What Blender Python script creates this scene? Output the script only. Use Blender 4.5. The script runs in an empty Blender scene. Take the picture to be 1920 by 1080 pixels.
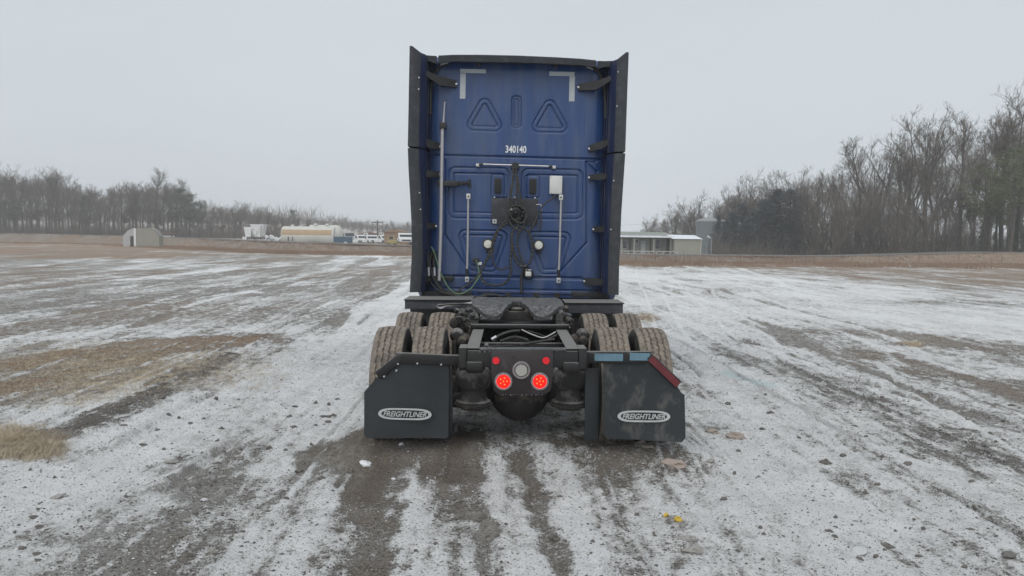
import bpy, bmesh, math, random
import numpy as np
from mathutils import Matrix, Vector, noise as mnoise

SC = bpy.context.scene
COL = SC.collection
R_ = math.radians
random.seed(7)

# ------------------------------------------------------------------ camera
F_PX = 1476.0
CAM = Vector((0.0, 0.0, 1.8))
PITCH = math.atan(94 / F_PX); YAW = math.atan(12 / F_PX); ROLL = R_(0.8)
_f = Vector((math.sin(YAW) * math.cos(PITCH), math.cos(YAW) * math.cos(PITCH), -math.sin(PITCH)))
_r0 = Vector((math.cos(YAW), -math.sin(YAW), 0))
_u0 = _r0.cross(_f)
_u = _u0 * math.cos(ROLL) - _r0 * math.sin(ROLL)
_r = _r0 * math.cos(ROLL) + _u0 * math.sin(ROLL)
cd = bpy.data.cameras.new('camera')
cam = bpy.data.objects.new('camera', cd); COL.objects.link(cam)
cam.matrix_world = Matrix(((_r.x, _u.x, -_f.x, CAM.x), (_r.y, _u.y, -_f.y, CAM.y), (_r.z, _u.z, -_f.z, CAM.z), (0, 0, 0, 1)))
cd.sensor_width = 36; cd.lens = 36 * F_PX / 1920; cd.clip_start = 0.1; cd.clip_end = 5000
SC.camera = cam

# ------------------------------------------------------------------ sky, sun, exposure
SUN_EL, SUN_AZ = R_(50), R_(200)
w = bpy.data.worlds.new('World'); SC.world = w; w.use_nodes = True
nt = w.node_tree; nt.nodes.clear()
sky = nt.nodes.new('ShaderNodeTexSky'); sky.sky_type = 'NISHITA'; sky.sun_disc = False
sky.sun_elevation = SUN_EL; sky.sun_rotation = SUN_AZ; sky.dust_density = 4; sky.air_density = 1.0
hs = nt.nodes.new('ShaderNodeHueSaturation'); hs.inputs['Saturation'].default_value = 0.35
mx = nt.nodes.new('ShaderNodeMixRGB'); mx.inputs[0].default_value = 0.90
mx.inputs[2].default_value = (5.65, 6.15, 6.55, 1)          # even cloud deck over the clear sky
tc = nt.nodes.new('ShaderNodeTexCoord'); cn = nt.nodes.new('ShaderNodeTexNoise')
cn.inputs['Scale'].default_value = 1.6; cn.inputs['Detail'].default_value = 4
mpc = nt.nodes.new('ShaderNodeMapping'); mpc.inputs['Scale'].default_value = (1, 1, 3)
cr = nt.nodes.new('ShaderNodeMapRange'); cr.inputs['To Min'].default_value = 0.90; cr.inputs['To Max'].default_value = 1.09
vm = nt.nodes.new('ShaderNodeVectorMath'); vm.operation = 'SCALE'
bg = nt.nodes.new('ShaderNodeBackground'); bg.inputs['Strength'].default_value = 0.115
wo = nt.nodes.new('ShaderNodeOutputWorld')
L = nt.links.new
L(sky.outputs[0], hs.inputs['Color']); L(hs.outputs[0], mx.inputs[1])
L(tc.outputs['Generated'], mpc.inputs[0]); L(mpc.outputs[0], cn.inputs['Vector']); L(cn.outputs['Fac'], cr.inputs['Value'])
L(mx.outputs[0], vm.inputs[0]); L(cr.outputs[0], vm.inputs['Scale']); L(vm.outputs[0], bg.inputs['Color']); L(bg.outputs[0], wo.inputs['Surface'])
sd = bpy.data.lights.new('sun', 'SUN'); sd.energy = 1.5; sd.angle = R_(60); sd.color = (1, 0.97, 0.93)
so = bpy.data.objects.new('sun', sd); COL.objects.link(so)
_sv = Vector((math.sin(SUN_AZ) * math.cos(SUN_EL), math.cos(SUN_AZ) * math.cos(SUN_EL), math.sin(SUN_EL)))
so.rotation_euler = _sv.to_track_quat('Z', 'Y').to_euler()
SC.view_settings.view_transform = 'Standard'; SC.view_settings.look = 'None'
SC.view_settings.exposure = 0.0; SC.view_settings.gamma = 1.0; SC.view_settings.use_curve_mapping = False
SC.cycles.max_bounces = 6; SC.cycles.diffuse_bounces = 3; SC.cycles.glossy_bounces = 3
SC.cycles.volume_bounces = 2; SC.cycles.transparent_max_bounces = 4

# ------------------------------------------------------------------ picture <-> place
def ray(px, py):
    return _f * F_PX + _r * (px - 960) - _u * (py - 540)
def at(px, py, Y):
    d = ray(px, py); return CAM + d * (Y / d.y)
def gp(px, py, z=0.0):
    d = ray(px, py); t = (z - CAM.z) / d.z; return CAM + d * t
def hx(px, Y):                      # world X of a column of the photo at distance Y (near the horizon)
    return at(px, 446, Y).x

# ------------------------------------------------------------------ helpers
def tag(o, label=None, cat=None, group=None, kind=None):
    if label: o['label'] = label
    if cat: o['category'] = cat
    if group: o['group'] = group
    if kind: o['kind'] = kind
    return o
def empty(name, loc=(0, 0, 0), rz=0.0, **kw):
    o = bpy.data.objects.new(name, None); COL.objects.link(o); o.location = loc; o.rotation_euler = (0, 0, rz)
    o.empty_display_size = 0.1
    return tag(o, **kw)
class MB:
    """collects vertices and faces in the owner's own space"""
    def __init__(s, M=None): s.v = []; s.f = []; s.M = M
    def add(s, vs, fs):
        n = len(s.v)
        s.v += [tuple(s.M @ Vector(p)) for p in vs] if s.M is not None else [tuple(p) for p in vs]
        s.f += [tuple(i + n for i in q) for q in fs]; return s
    def bm(s, b):
        b.verts.ensure_lookup_table(); b.verts.index_update()
        s.add([v.co for v in b.verts], [[v.index for v in q.verts] for q in b.faces]); b.free(); return s
    def box(s, x0, x1, y0, y1, z0, z1, bev=0.0, T=None):
        b = bmesh.new()
        bmesh.ops.create_cube(b, size=1)
        bmesh.ops.scale(b, verts=b.verts, vec=(abs(x1 - x0), abs(y1 - y0), abs(z1 - z0)))
        bmesh.ops.translate(b, verts=b.verts, vec=((x0 + x1) / 2, (y0 + y1) / 2, (z0 + z1) / 2))
        if bev > 0: bmesh.ops.bevel(b, geom=b.edges[:], offset=bev, segments=2, affect='EDGES', profile=0.5)
        if T is not None: bmesh.ops.transform(b, matrix=T, verts=b.verts)
        return s.bm(b)
    def prism(s, pts, a0, a1, axis='y', bev=0.0, T=None):
        """outline pts extruded along an axis: y -> pts are (x,z); x -> (y,z); z -> (x,y)"""
        mk = {'y': lambda p, a: (p[0], a, p[1]), 'x': lambda p, a: (a, p[0], p[1]), 'z': lambda p, a: (p[0], p[1], a)}[axis]
        b = bmesh.new()
        A = [b.verts.new(mk(p, a0)) for p in pts]; B = [b.verts.new(mk(p, a1)) for p in pts]
        b.faces.new(A); b.faces.new(B[::-1])
        n = len(pts)
        for i in range(n): b.faces.new((A[i], B[i], B[(i + 1) % n], A[(i + 1) % n]))
        bmesh.ops.recalc_face_normals(b, faces=b.faces)
        if bev > 0: bmesh.ops.bevel(b, geom=b.edges[:], offset=bev, segments=2, affect='EDGES', profile=0.5)
        if T is not None: bmesh.ops.transform(b, matrix=T, verts=b.verts)
        return s.bm(b)
    def tube(s, pts, r, n=8, cap=True):
        pts = [Vector(p) for p in pts]; m = len(pts)
        rs = r if isinstance(r, (list, tuple)) else [r] * m
        vs = []; fs = []; prev = None
        for i, p in enumerate(pts):
            t = (pts[min(i + 1, m - 1)] - pts[max(i - 1, 0)]).normalized()
            if prev is None:
                a = t.cross(Vector((0, 0, 1)));
                if a.length < 0.1: a = t.cross(Vector((1, 0, 0)))
            else: a = prev - t * prev.dot(t)
            a.normalize(); prev = a; b = t.cross(a)
            for k in range(n):
                q = 2 * math.pi * k / n
                vs.append(p + (a * math.cos(q) + b * math.sin(q)) * rs[i])
        for i in range(m - 1):
            for k in range(n):
                k2 = (k + 1) % n
                fs.append((i * n + k, i * n + k2, (i + 1) * n + k2, (i + 1) * n + k))
        if cap: fs.append(tuple(range(n))[::-1]); fs.append(tuple((m - 1) * n + k for k in range(n)))
        return s.add(vs, fs)
    def lathe(s, prof, c, axis='y', n=32):
        """prof: (along axis, radius) pairs round centre c"""
        c = Vector(c); vs = []; fs = []
        ax = {'x': (Vector((1, 0, 0)), Vector((0, 1, 0)), Vector((0, 0, 1))), 'y': (Vector((0, 1, 0)), Vector((0, 0, 1)), Vector((1, 0, 0))), 'z': (Vector((0, 0, 1)), Vector((1, 0, 0)), Vector((0, 1, 0)))}[axis]
        for a, r in prof:
            for k in range(n):
                q = 2 * math.pi * k / n
                vs.append(c + ax[0] * a + (ax[1] * math.cos(q) + ax[2] * math.sin(q)) * r)
        m = len(prof)
        for i in range(m - 1):
            for k in range(n):
                k2 = (k + 1) % n; fs.append((i * n + k, (i + 1) * n + k, (i + 1) * n + k2, i * n + k2))
        if prof[0][1] > 1e-5: fs.append(tuple(range(n)))
        if prof[-1][1] > 1e-5: fs.append(tuple((m - 1) * n + k for k in range(n))[::-1])
        return s.add(vs, fs)
    def mesh(s, name, mat, smooth=True, angle=40):
        me = bpy.data.meshes.new(name); me.from_pydata(s.v, [], s.f); me.update()
        b = bmesh.new(); b.from_mesh(me); bmesh.ops.recalc_face_normals(b, faces=b.faces)
        if smooth:
            lim = R_(angle)
            for e in b.edges: e.smooth = not (len(e.link_faces) == 2 and e.calc_face_angle(0) > lim)
            for q in b.faces: q.smooth = True
        b.to_mesh(me); b.free()
        if mat: me.materials.append(mat)
        return me
    def obj(s, name, mat, parent=None, smooth=True, angle=40, **kw):
        o = bpy.data.objects.new(name, s.mesh(name, mat, smooth, angle)); COL.objects.link(o)
        if parent is not None: o.parent = parent
        return tag(o, **kw)
def smoothpath(P, k=6):
    P = [Vector(p) for p in P]; out = []
    for i in range(len(P) - 1):
        a = P[max(i - 1, 0)]; b = P[i]; c = P[i + 1]; d = P[min(i + 2, len(P) - 1)]
        for j in range(k):
            t = j / k
            out.append(0.5 * ((2 * b) + (c - a) * t + (2 * a - 5 * b + 4 * c - d) * t * t + (3 * b - a - 3 * c + d) * t ** 3))
    out.append(P[-1]); return out
def copytree(o, parent=None):
    c = o.copy(); COL.objects.link(c); c.parent = parent
    for ch in list(o.children): copytree(ch, c)
    return c

# ------------------------------------------------------------------ materials
def mat(name, base, rough=0.7, metal=0.0, var=0.25, scale=8.0, dust=None, dust_amt=0.0, dust_scale=5.0, up_dust=0.0, bump=0.0, coat=0.0, emis=None, es=0.0, stretch=None, spec=0.5, trans=0.0):
    """one real surface: base colour with fine variation, dirt by noise, and dust or frost lying on upward faces"""
    m = bpy.data.materials.new(name); m.use_nodes = True; t = m.node_tree; N = t.nodes; K = t.links.new
    b = N['Principled BSDF']; b.inputs['Roughness'].default_value = rough; b.inputs['Metallic'].default_value = metal
    b.inputs['Coat Weight'].default_value = coat; b.inputs['Coat Roughness'].default_value = 0.12
    b.inputs['Specular IOR Level'].default_value = spec; b.inputs['Transmission Weight'].default_value = trans
    co = N.new('ShaderNodeTexCoord'); mp = N.new('ShaderNodeMapping'); K(co.outputs['Object'], mp.inputs[0])
    if stretch: mp.inputs['Scale'].default_value = stretch
    n1 = N.new('ShaderNodeTexNoise'); n1.inputs['Scale'].default_value = scale; n1.inputs['Detail'].default_value = 8; n1.inputs['Roughness'].default_value = 0.65
    K(mp.outputs[0], n1.inputs['Vector'])
    r = N.new('ShaderNodeMapRange'); r.inputs['From Min'].default_value = 0.3; r.inputs['From Max'].default_value = 0.7
    r.inputs['To Min'].default_value = 1 - var; r.inputs['To Max'].default_value = 1 + var; K(n1.outputs['Fac'], r.inputs['Value'])
    v = N.new('ShaderNodeVectorMath'); v.operation = 'SCALE'; v.inputs[0].default_value = base[:3]; K(r.outputs[0], v.inputs['Scale'])
    out = v.outputs[0]
    if dust:
        n2 = N.new('ShaderNodeTexNoise'); n2.inputs['Scale'].default_value = dust_scale; n2.inputs['Detail'].default_value = 10; n2.inputs['Roughness'].default_value = 0.7
        K(mp.outputs[0], n2.inputs['Vector'])
        r2 = N.new('ShaderNodeMapRange'); r2.inputs['From Min'].default_value = 0.68 - dust_amt * 0.5; r2.inputs['From Max'].default_value = 0.92 - dust_amt * 0.5; r2.clamp = True
        add = N.new('ShaderNodeMath'); add.operation = 'ADD'; K(n2.outputs['Fac'], add.inputs[0])
        if up_dust:
            g = N.new('ShaderNodeNewGeometry'); sp = N.new('ShaderNodeSeparateXYZ'); K(g.outputs['Normal'], sp.inputs[0])
            mu = N.new('ShaderNodeMath'); mu.operation = 'MULTIPLY'; mu.inputs[1].default_value = up_dust; mu.use_clamp = True
            K(sp.outputs['Z'], mu.inputs[0]); K(mu.outputs[0], add.inputs[1])
        else: add.inputs[1].default_value = 0
        K(add.outputs[0], r2.inputs['Value'])
        m2 = N.new('ShaderNodeMixRGB'); K(r2.outputs[0], m2.inputs[0]); K(out, m2.inputs[1]); m2.inputs[2].default_value = (*dust, 1)
        out = m2.outputs[0]
        rr = N.new('ShaderNodeMapRange'); rr.inputs['To Min'].default_value = rough; rr.inputs['To Max'].default_value = 0.95
        K(r2.outputs[0], rr.inputs['Value']); K(rr.outputs[0], b.inputs['Roughness'])
    K(out, b.inputs['Base Color'])
    if bump:
        bu = N.new('ShaderNodeBump'); bu.inputs['Strength'].default_value = bump; bu.inputs['Distance'].default_value = 0.01
        K(n1.outputs['Fac'], bu.inputs['Height']); K(bu.outputs[0], b.inputs['Normal'])
    if emis: b.inputs['Emission Color'].default_value = (*emis, 1); b.inputs['Emission Strength'].default_value = es
    return m
DUSTY = (0.20, 0.18, 0.155)
M = dict(
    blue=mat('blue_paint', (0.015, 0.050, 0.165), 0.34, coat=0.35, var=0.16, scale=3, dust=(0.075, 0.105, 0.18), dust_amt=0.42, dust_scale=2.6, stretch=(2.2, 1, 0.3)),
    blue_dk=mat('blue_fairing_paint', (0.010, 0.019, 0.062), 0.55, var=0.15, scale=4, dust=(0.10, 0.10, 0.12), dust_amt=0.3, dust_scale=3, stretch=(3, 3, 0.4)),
    rubber=mat('weathered_rubber', (0.038, 0.041, 0.048), 0.8, var=0.2, scale=12, dust=(0.085, 0.088, 0.095), dust_amt=0.35, dust_scale=9, up_dust=0.15),
    flap=mat('mud_flap_rubber', (0.018, 0.022, 0.025), 0.55, var=0.25, scale=5, dust=(0.10, 0.10, 0.098), dust_amt=0.16, dust_scale=6, bump=0.1),
    flap_dirty=mat('muddy_flap_rubber', (0.018, 0.022, 0.025), 0.62, var=0.18, scale=5, dust=(0.16, 0.15, 0.14), dust_amt=0.30, dust_scale=5, bump=0.1, stretch=(1, 1, .6)),
    black=mat('black_plastic', (0.018, 0.018, 0.019), 0.55, var=0.25, scale=15, dust=(0.10, 0.095, 0.09), dust_amt=0.15, dust_scale=14),
    frame=mat('dusty_black_frame', (0.010, 0.0095, 0.010), 0.6, var=0.3, scale=20, dust=(0.17, 0.165, 0.16), dust_amt=0.06, dust_scale=12, up_dust=0.48, bump=0.15),
    fifth=mat('greasy_fifth_wheel_steel', (0.055, 0.055, 0.057), 0.55, metal=0.2, var=0.35, scale=14, dust=(0.24, 0.24, 0.24), dust_amt=0.30, dust_scale=30, up_dust=0.10, bump=0.3),
    axle=mat('muddy_axle_steel', (0.020, 0.017, 0.016), 0.8, var=0.4, scale=14, dust=(0.15, 0.125, 0.10), dust_amt=0.30, dust_scale=7, up_dust=0.12, bump=0.4),
    bag=mat('dusty_air_bag_rubber', (0.022, 0.020, 0.019), 0.8, var=0.3, scale=9, dust=(0.22, 0.21, 0.20), dust_amt=0.28, dust_scale=6, up_dust=0.2, bump=0.2),
    panel=mat('lamp_panel_paint', (0.025, 0.018, 0.020), 0.45, var=0.2, scale=12, dust=(0.10, 0.09, 0.09), dust_amt=0.18, dust_scale=10),
    tyre=mat('mud_dusted_tread', (0.205, 0.175, 0.145), 0.95, var=0.4, scale=26, dust=(0.070, 0.064, 0.058), dust_amt=0.42, dust_scale=5, bump=0.4),
    tyre_side=mat('tyre_sidewall', (0.022, 0.021, 0.020), 0.85, var=0.3, scale=10, dust=(0.13, 0.12, 0.10), dust_amt=0.35, dust_scale=5),
    rim=mat('grey_steel_rim', (0.22, 0.22, 0.22), 0.5, metal=0.6, var=0.2),
    chrome=mat('dull_aluminium', (0.50, 0.50, 0.51), 0.35, metal=0.75, var=0.12, scale=20),
    steelp=mat('painted_silver_rod', (0.42, 0.41, 0.42), 0.45, metal=0.3, var=0.12, scale=20),
    bolt=mat('bright_bolt', (0.55, 0.56, 0.58), 0.4, metal=0.4, var=0.1),
    tape=mat('grey_reflective_tape', (0.43, 0.46, 0.48), 0.5, var=0.08, scale=20),
    tape_blue=mat('pale_blue_reflector_tape', (0.12, 0.215, 0.28), 0.4, var=0.12, scale=25),
    tape_red=mat('dull_red_reflector_tape', (0.13, 0.018, 0.024), 0.45, var=0.2, scale=12, dust=(0.12, 0.05, 0.05), dust_amt=.25),
    whitebox=mat('white_plastic', (0.60, 0.60, 0.58), 0.5, var=0.05),
    lens=mat('clear_lamp_lens', (0.62, 0.62, 0.56), 0.2, var=0.1, scale=60, coat=0.5),
    lensdim=mat('frosted_reverse_lens', (0.36, 0.35, 0.33), 0.35, var=0.25, scale=60),
    ring=mat('grey_lamp_ring', (0.20, 0.19, 0.19), 0.6, var=0.3, scale=50, bump=.2),
    red_on=mat('lit_red_lens', (0.25, 0.002, 0.002), 0.7, spec=0.15, var=0.1, emis=(1.0, 0.004, 0.003), es=5.0),
    red_led=mat('red_diode', (0.9, 0.1, 0.03), 0.3, var=0.0, emis=(1.0, 0.10, 0.01), es=3.5),
    red_dim=mat('dim_red_marker', (0.40, 0.012, 0.02), 0.35, var=0.1, emis=(1.0, 0.01, 0.02), es=0.28),
    green=mat('green_air_line', (0.10, 0.17, 0.10), 0.5, var=0.35, scale=20),
    hose=mat('black_coiled_hose', (0.030, 0.030, 0.028), 0.55, var=0.4, scale=30, dust=(0.16, 0.16, 0.12), dust_amt=0.28, dust_scale=45),
    letter=mat('silver_badge_print', (0.47, 0.48, 0.48), 0.5, var=0.12, scale=30),
    number=mat('white_number_decal', (0.72, 0.74, 0.76), 0.6, var=0.05),
    glass=mat('dark_window_glass', (0.02, 0.025, 0.03), 0.1, var=0.1, coat=0.5),
    ice=mat('clear_ice', (0.5, 0.52, 0.55), 0.15, var=0.1),
    white=mat('snowy_white_paint', (0.66, 0.67, 0.67), 0.6, var=0.08, scale=2),
    tankw=mat('cream_white_tank_paint', (0.55, 0.545, 0.50), 0.5, var=0.06, scale=1.0, dust=(0.42, 0.41, 0.38), dust_amt=0.2, dust_scale=.8),
    tan=mat('tan_stripe_paint', (0.38, 0.265, 0.155), 0.6, var=0.08, scale=1),
    beige=mat('beige_metal_siding', (0.27, 0.265, 0.225), 0.6, var=0.06, scale=1),
    cream=mat('pale_grey_siding', (0.40, 0.41, 0.41), 0.6, var=0.06, scale=1),
    siding=mat('weathered_grey_siding', (0.24, 0.235, 0.22), 0.8, var=0.12, scale=2),
    roofsnow=mat('thin_snow_on_roof', (0.70, 0.73, 0.77), 0.8, var=0.08, scale=2),
    rooffrost=mat('frosted_grey_green_roof', (0.24, 0.26, 0.235), 0.8, var=0.12, scale=2),
    drk=mat('dark_opening', (0.05, 0.05, 0.05), 0.8, var=0.2),
    tankg=mat('grey_green_tank_paint', (0.125, 0.145, 0.15), 0.6, var=0.08, scale=.6),
    cblue=mat('faded_blue_container', (0.055, 0.095, 0.15), 0.6, var=0.15, scale=2),
    yellow=mat('faded_yellow_paint', (0.33, 0.26, 0.11), 0.6, var=0.15, scale=2),
    orange=mat('weathered_orange_brown', (0.24, 0.155, 0.095), 0.7, var=0.2, scale=2),
    rust=mat('rusty_brown_roofing', (0.14, 0.08, 0.06), 0.8, var=0.3, scale=2),
    wood=mat('weathered_pole_wood', (0.11, 0.095, 0.085), 0.9, var=0.25, scale=6),
    wire=mat('overhead_wire', (0.06, 0.06, 0.065), 0.6, var=0.1),
    galv=mat('galvanised_post', (0.26, 0.265, 0.27), 0.6, metal=0.3, var=0.15),
    bark=mat('grey_bark', (0.078, 0.068, 0.057), 0.95, var=0.35, scale=3, stretch=(4, 4, .7)),
    twig=mat('bare_twigs', (0.118, 0.098, 0.078), 0.95, var=0.25, scale=1),
    twig_b=mat('brown_twigs', (0.135, 0.116, 0.098), 0.95, var=0.25, scale=1),
    needle=mat('dark_evergreen_needles', (0.070, 0.090, 0.058), 0.9, var=0.35, scale=.8),
    needle_b=mat('blue_grey_cedar', (0.075, 0.085, 0.088), 0.9, var=0.3, scale=.8),
    needle_g=mat('olive_pine_needles', (0.115, 0.130, 0.060), 0.9, var=0.4, scale=.6),
    stone=mat('frosted_grey_stone', (0.24, 0.225, 0.205), 0.9, var=0.35, scale=9, dust=(0.5, 0.51, 0.52), dust_amt=0.18, dust_scale=12, up_dust=0.15, bump=.5),
    clod=mat('dark_soil_clod', (0.125, 0.115, 0.105), 0.95, var=0.45, scale=30, dust=(0.5, 0.51, 0.52), dust_amt=0.10, dust_scale=30, up_dust=0.1),
    palestone=mat('pale_frosted_stone', (0.36, 0.355, 0.34), 0.9, var=0.3, scale=20, dust=(0.62, 0.64, 0.66), dust_amt=0.35, dust_scale=15, up_dust=.15, bump=.4),
    snowchunk=mat('snow_chunk', (0.70, 0.72, 0.74), 0.9, var=0.08, scale=30),
    leafy=mat('yellow_scrap', (0.55, 0.38, 0.05), 0.7, var=0.3, scale=60),
    straw=mat('dry_straw_grass', (0.47, 0.40, 0.30), 0.9, var=0.3, scale=3),
    brownslab=mat('pinkish_clay_lump', (0.34, 0.285, 0.25), 0.95, var=0.25, scale=20, bump=.4),
)

# ------------------------------------------------------------------ terrain
def vnoise(x, y, seed=0):
    xi = np.floor(x).astype(np.int64); yi = np.floor(y).astype(np.int64)
    fx = x - xi; fy = y - yi; fx = fx * fx * fx * (fx * (fx * 6 - 15) + 10); fy = fy * fy * fy * (fy * (fy * 6 - 15) + 10)
    def h(a, b):
        n = (a * 374761393 + b * 668265263 + seed * 974711) & 0x7fffffff
        n = ((n ^ (n >> 13)) * 1274126177) & 0x7fffffff
        return ((n ^ (n >> 16)) & 0xffff) / 65535.0
    a = h(xi, yi); b = h(xi + 1, yi); c = h(xi, yi + 1); d = h(xi + 1, yi + 1)
    return (a * (1 - fx) + b * fx) * (1 - fy) + (c * (1 - fx) + d * fx) * fy
def fbm(x, y, seed=0, oct=5, gain=0.5, lac=2.03):
    s = 0.0; a = 1.0; t = 0.0
    for o in range(oct):
        s = s + a * vnoise(x + o * 17.3, y - o * 9.1, seed + o); t += a; a *= gain; x = x * lac; y = y * lac
    return s / t
BX = np.array([-700, -300, -78, -60, -44, -26, -10, 8.8, 25, 47, 200, 700.]); BY = np.array([190, 160, 121, 118, 108, 87, 81, 61.5, 66, 72, 95, 160.])
BH_X = np.array([-700, -78, -26, 0, 10, 30, 47, 700.]); BH = np.array([1.3, 1.3, 0.88, 0.58, 0.42, 0.42, 0.95, .95])
GX = np.array([-700, -60, -30, -12, 5, 30, 700.]); GH = np.array([0.9, 0.75, 0.5, 0.35, 0.05, -0.05, 0.0])
def sst(a, b, x):
    t = np.clip((x - a) / (b - a), 0, 1); return t * t * (3 - 2 * t)
def broad_h(x, y):
    """bank carrying the far road, and the lie of the land behind it"""
    toe = np.interp(x, BX, BY); hb = np.interp(x, BH_X, BH); gb = np.interp(x, GX, GH)
    d = y - toe
    z = hb * sst(0, 3.0, d) + (gb - hb) * sst(9.5, 20, d)
    hill = 5.0 * sst(185, 300, y + 0.15 * x) * sst(-20, -90, x)
    return z + hill
# strokes: (polyline in photo px on the ground, half width m, snow change, depth m)
STROKES = []
def stroke(pts, wid, dv, dz=0.0, ch='s', soft=1.0):
    STROKES.append(([gp(*p) for p in pts], wid, dv, dz, ch, soft))
# left field
stroke([(-60, 700), (150, 668), (430, 638)], 0.75, 1.0, 0.02, 't')
stroke([(-60, 742), (130, 705), (300, 668)], 0.35, 0.9, 0.01, 't')
stroke([(-60, 775), (180, 722), (400, 672)], 0.30, -0.55, 0, 's')
stroke([(-20, 835), (60, 822)], 0.22, 0.8, 0.03, 't')
stroke([(-40, 860), (70, 855), (180, 790)], 0.12, -0.5, 0, 's')
stroke([(170, 806), (250, 760), (330, 712), (430, 668)], 0.17, -1.0, 0.045, 's')
stroke([(170, 806), (250, 760), (330, 712), (430, 668)], 0.16, 0.9, 0.0, 'd')
stroke([(170, 806), (250, 760), (330, 712), (430, 668)], 0.12, 0.35, 0.0, 'b')
stroke([(0, 573), (180, 548), (420, 515), (620, 490)], 0.55, -0.40, -0.03)
stroke([(0, 602), (250, 578), (450, 540), (640, 510)], 0.35, -0.25, -0.02)
stroke([(-60, 560), (200, 532), (450, 502)], 0.4, 0.3)
stroke([(0, 640), (260, 618), (480, 560)], 0.55, 0.25)
stroke([(480, 590), (640, 540), (740, 500)], 1.4, -0.28)
stroke([(300, 560), (480, 540)], 1.4, -0.32)
# bright tracks sweeping in from the left of the truck
stroke([(-120, 1010), (120, 915), (330, 815), (520, 705), (700, 600), (780, 530)], 0.50, 0.75, -0.02)
stroke([(0, 950), (200, 868), (400, 770), (560, 690)], 0.22, 0.35, -0.01)
stroke([(500, 850), (600, 770), (690, 690), (740, 600)], 0.40, 0.75, -0.02)
stroke([(1290, 640), (1340, 720), (1460, 860), (1560, 980)], 0.34, 0.6, -0.01)
stroke([(400, 930), (470, 850), (560, 770)], 0.18, -0.5, -0.02)
stroke([(300, 900), (380, 850), (480, 790)], 0.20, -0.42)
stroke([(390, 780), (480, 735), (560, 705)], 0.16, -0.42)
stroke([(380, 900), (370, 960), (300, 1090)], 0.18, -0.15)
stroke([(80, 1080), (200, 1000), (300, 960)], 0.14, -0.30)
stroke([(570, 930), (540, 1000), (480, 1090)], 0.20, 0.10)
stroke([(500, 900), (440, 990), (400, 1090)], 0.22, -0.12, -0.015)
stroke([(570, 890), (520, 990), (470, 1090)], 0.10, -0.3, -0.01)
# mud below the left flap and the lanes coming towards us
stroke([(640, 862), (740, 838), (880, 842)], 0.30, -1.1, 0.0)
stroke([(700, 880), (900, 880), (1120, 880)], 0.55, 0.42, 0.0, 'b')
stroke([(700, 880), (900, 880), (1120, 880)], 0.5, -0.30, 0.0, 's')
stroke([(720, 960), (640, 1090)], 0.3, 0.35, 0.0, 'b')
stroke([(640, 860), (740, 835), (860, 838)], 0.26, 1.0, 0.0, 'b')
stroke([(690, 850), (690, 930), (670, 960)], 0.17, -0.9, -0.02)
stroke([(690, 850), (690, 930)], 0.17, 0.8, 0.0, 'b')
stroke([(820, 850), (850, 890)], 0.20, -0.7, 0.0)
stroke([(820, 850), (840, 890)], 0.18, 0.8, 0.0, 'b')
stroke([(800, 870), (830, 930), (850, 960)], 0.10, -0.6, -0.01)
stroke([(700, 960), (705, 1090)], 0.11, -0.6, -0.015)
stroke([(780, 870), (770, 920), (765, 990)], 0.045, 0.7, 0.012)
stroke([(880, 920), (905, 1000), (925, 1090)], 0.07, -0.8, -0.025)
stroke([(978, 870), (995, 930), (1020, 1010), (1045, 1090)], 0.055, -0.95, -0.03)
stroke([(930, 870), (945, 960), (965, 1090)], 0.11, 0.35, 0.008)
stroke([(1035, 865), (1060, 940), (1100, 1040)], 0.10, 0.40, 0.01)
stroke([(1080, 860), (1120, 950), (1180, 1090)], 0.13, -0.20, -0.015)
stroke([(1130, 860), (1190, 950), (1250, 1090)], 0.12, -0.20, -0.015)
stroke([(1180, 950), (1215, 1010)], 0.10, 0.3, 0, 'b')
stroke([(620, 880), (610, 960), (560, 1090)], 0.10, 0.35, 0.01)
stroke([(760, 960), (790, 1090)], 0.10, 0.35, 0.01)
stroke([(1110, 850), (1200, 865), (1280, 870)], 0.22, -0.55, 0.0)
stroke([(1110, 850), (1200, 862), (1290, 870)], 0.20, 0.5, 0.0, 'b')
stroke([(1060, 820), (1070, 860)], 0.16, -0.4)
stroke([(1290, 800), (1370, 815)], 0.12, -0.5)
stroke([(1290, 800), (1370, 815)], 0.12, 0.3, 0, 'b')
stroke([(1250, 970), (1275, 1060)], 0.06, -0.6)
# right side
stroke([(1250, 620), (1330, 680), (1480, 760), (1620, 830), (1760, 890), (1960, 975)], 0.10, 0.65, 0.015)
stroke([(1300, 860), (1420, 900), (1560, 1000), (1640, 1090)], 0.16, 0.45, 0.01)
stroke([(1520, 880), (1600, 930), (1720, 1010), (1840, 1090)], 0.03, 0.5, 0.015)
stroke([(1730, 905), (1800, 960), (1920, 1035)], 0.03, 0.5, 0.015)
stroke([(1400, 745), (1412, 805)], 0.025, 0.5, 0.01)
stroke([(1560, 880), (1700, 990), (1880, 1090)], 0.13, -0.40, -0.02)
stroke([(1460, 830), (1500, 900), (1640, 1040)], 0.14, -0.30)
stroke([(1330, 650), (1460, 690), (1620, 745), (1800, 820), (1960, 880)], 0.42, -0.45, -0.01, 's')
stroke([(1330, 650), (1460, 690), (1620, 745), (1800, 820), (1960, 880)], 0.45, 0.45, 0.0, 'd')
stroke([(1560, 650), (1720, 690), (1960, 760)], 0.8, -0.45, 0, 's')
stroke([(1600, 660), (1760, 690), (1960, 750)], 0.7, 0.40, 0, 't')
stroke([(1500, 625), (1700, 630), (1960, 660)], 0.9, -0.30, 0, 's')
stroke([(1600, 620), (1780, 640), (1960, 660)], 0.8, 0.32, 0, 't')
stroke([(1700, 595), (1960, 615)], 1.0, 0.35)
stroke([(1340, 548), (1430, 545)], 0.9, -0.5, 0.12)
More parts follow.
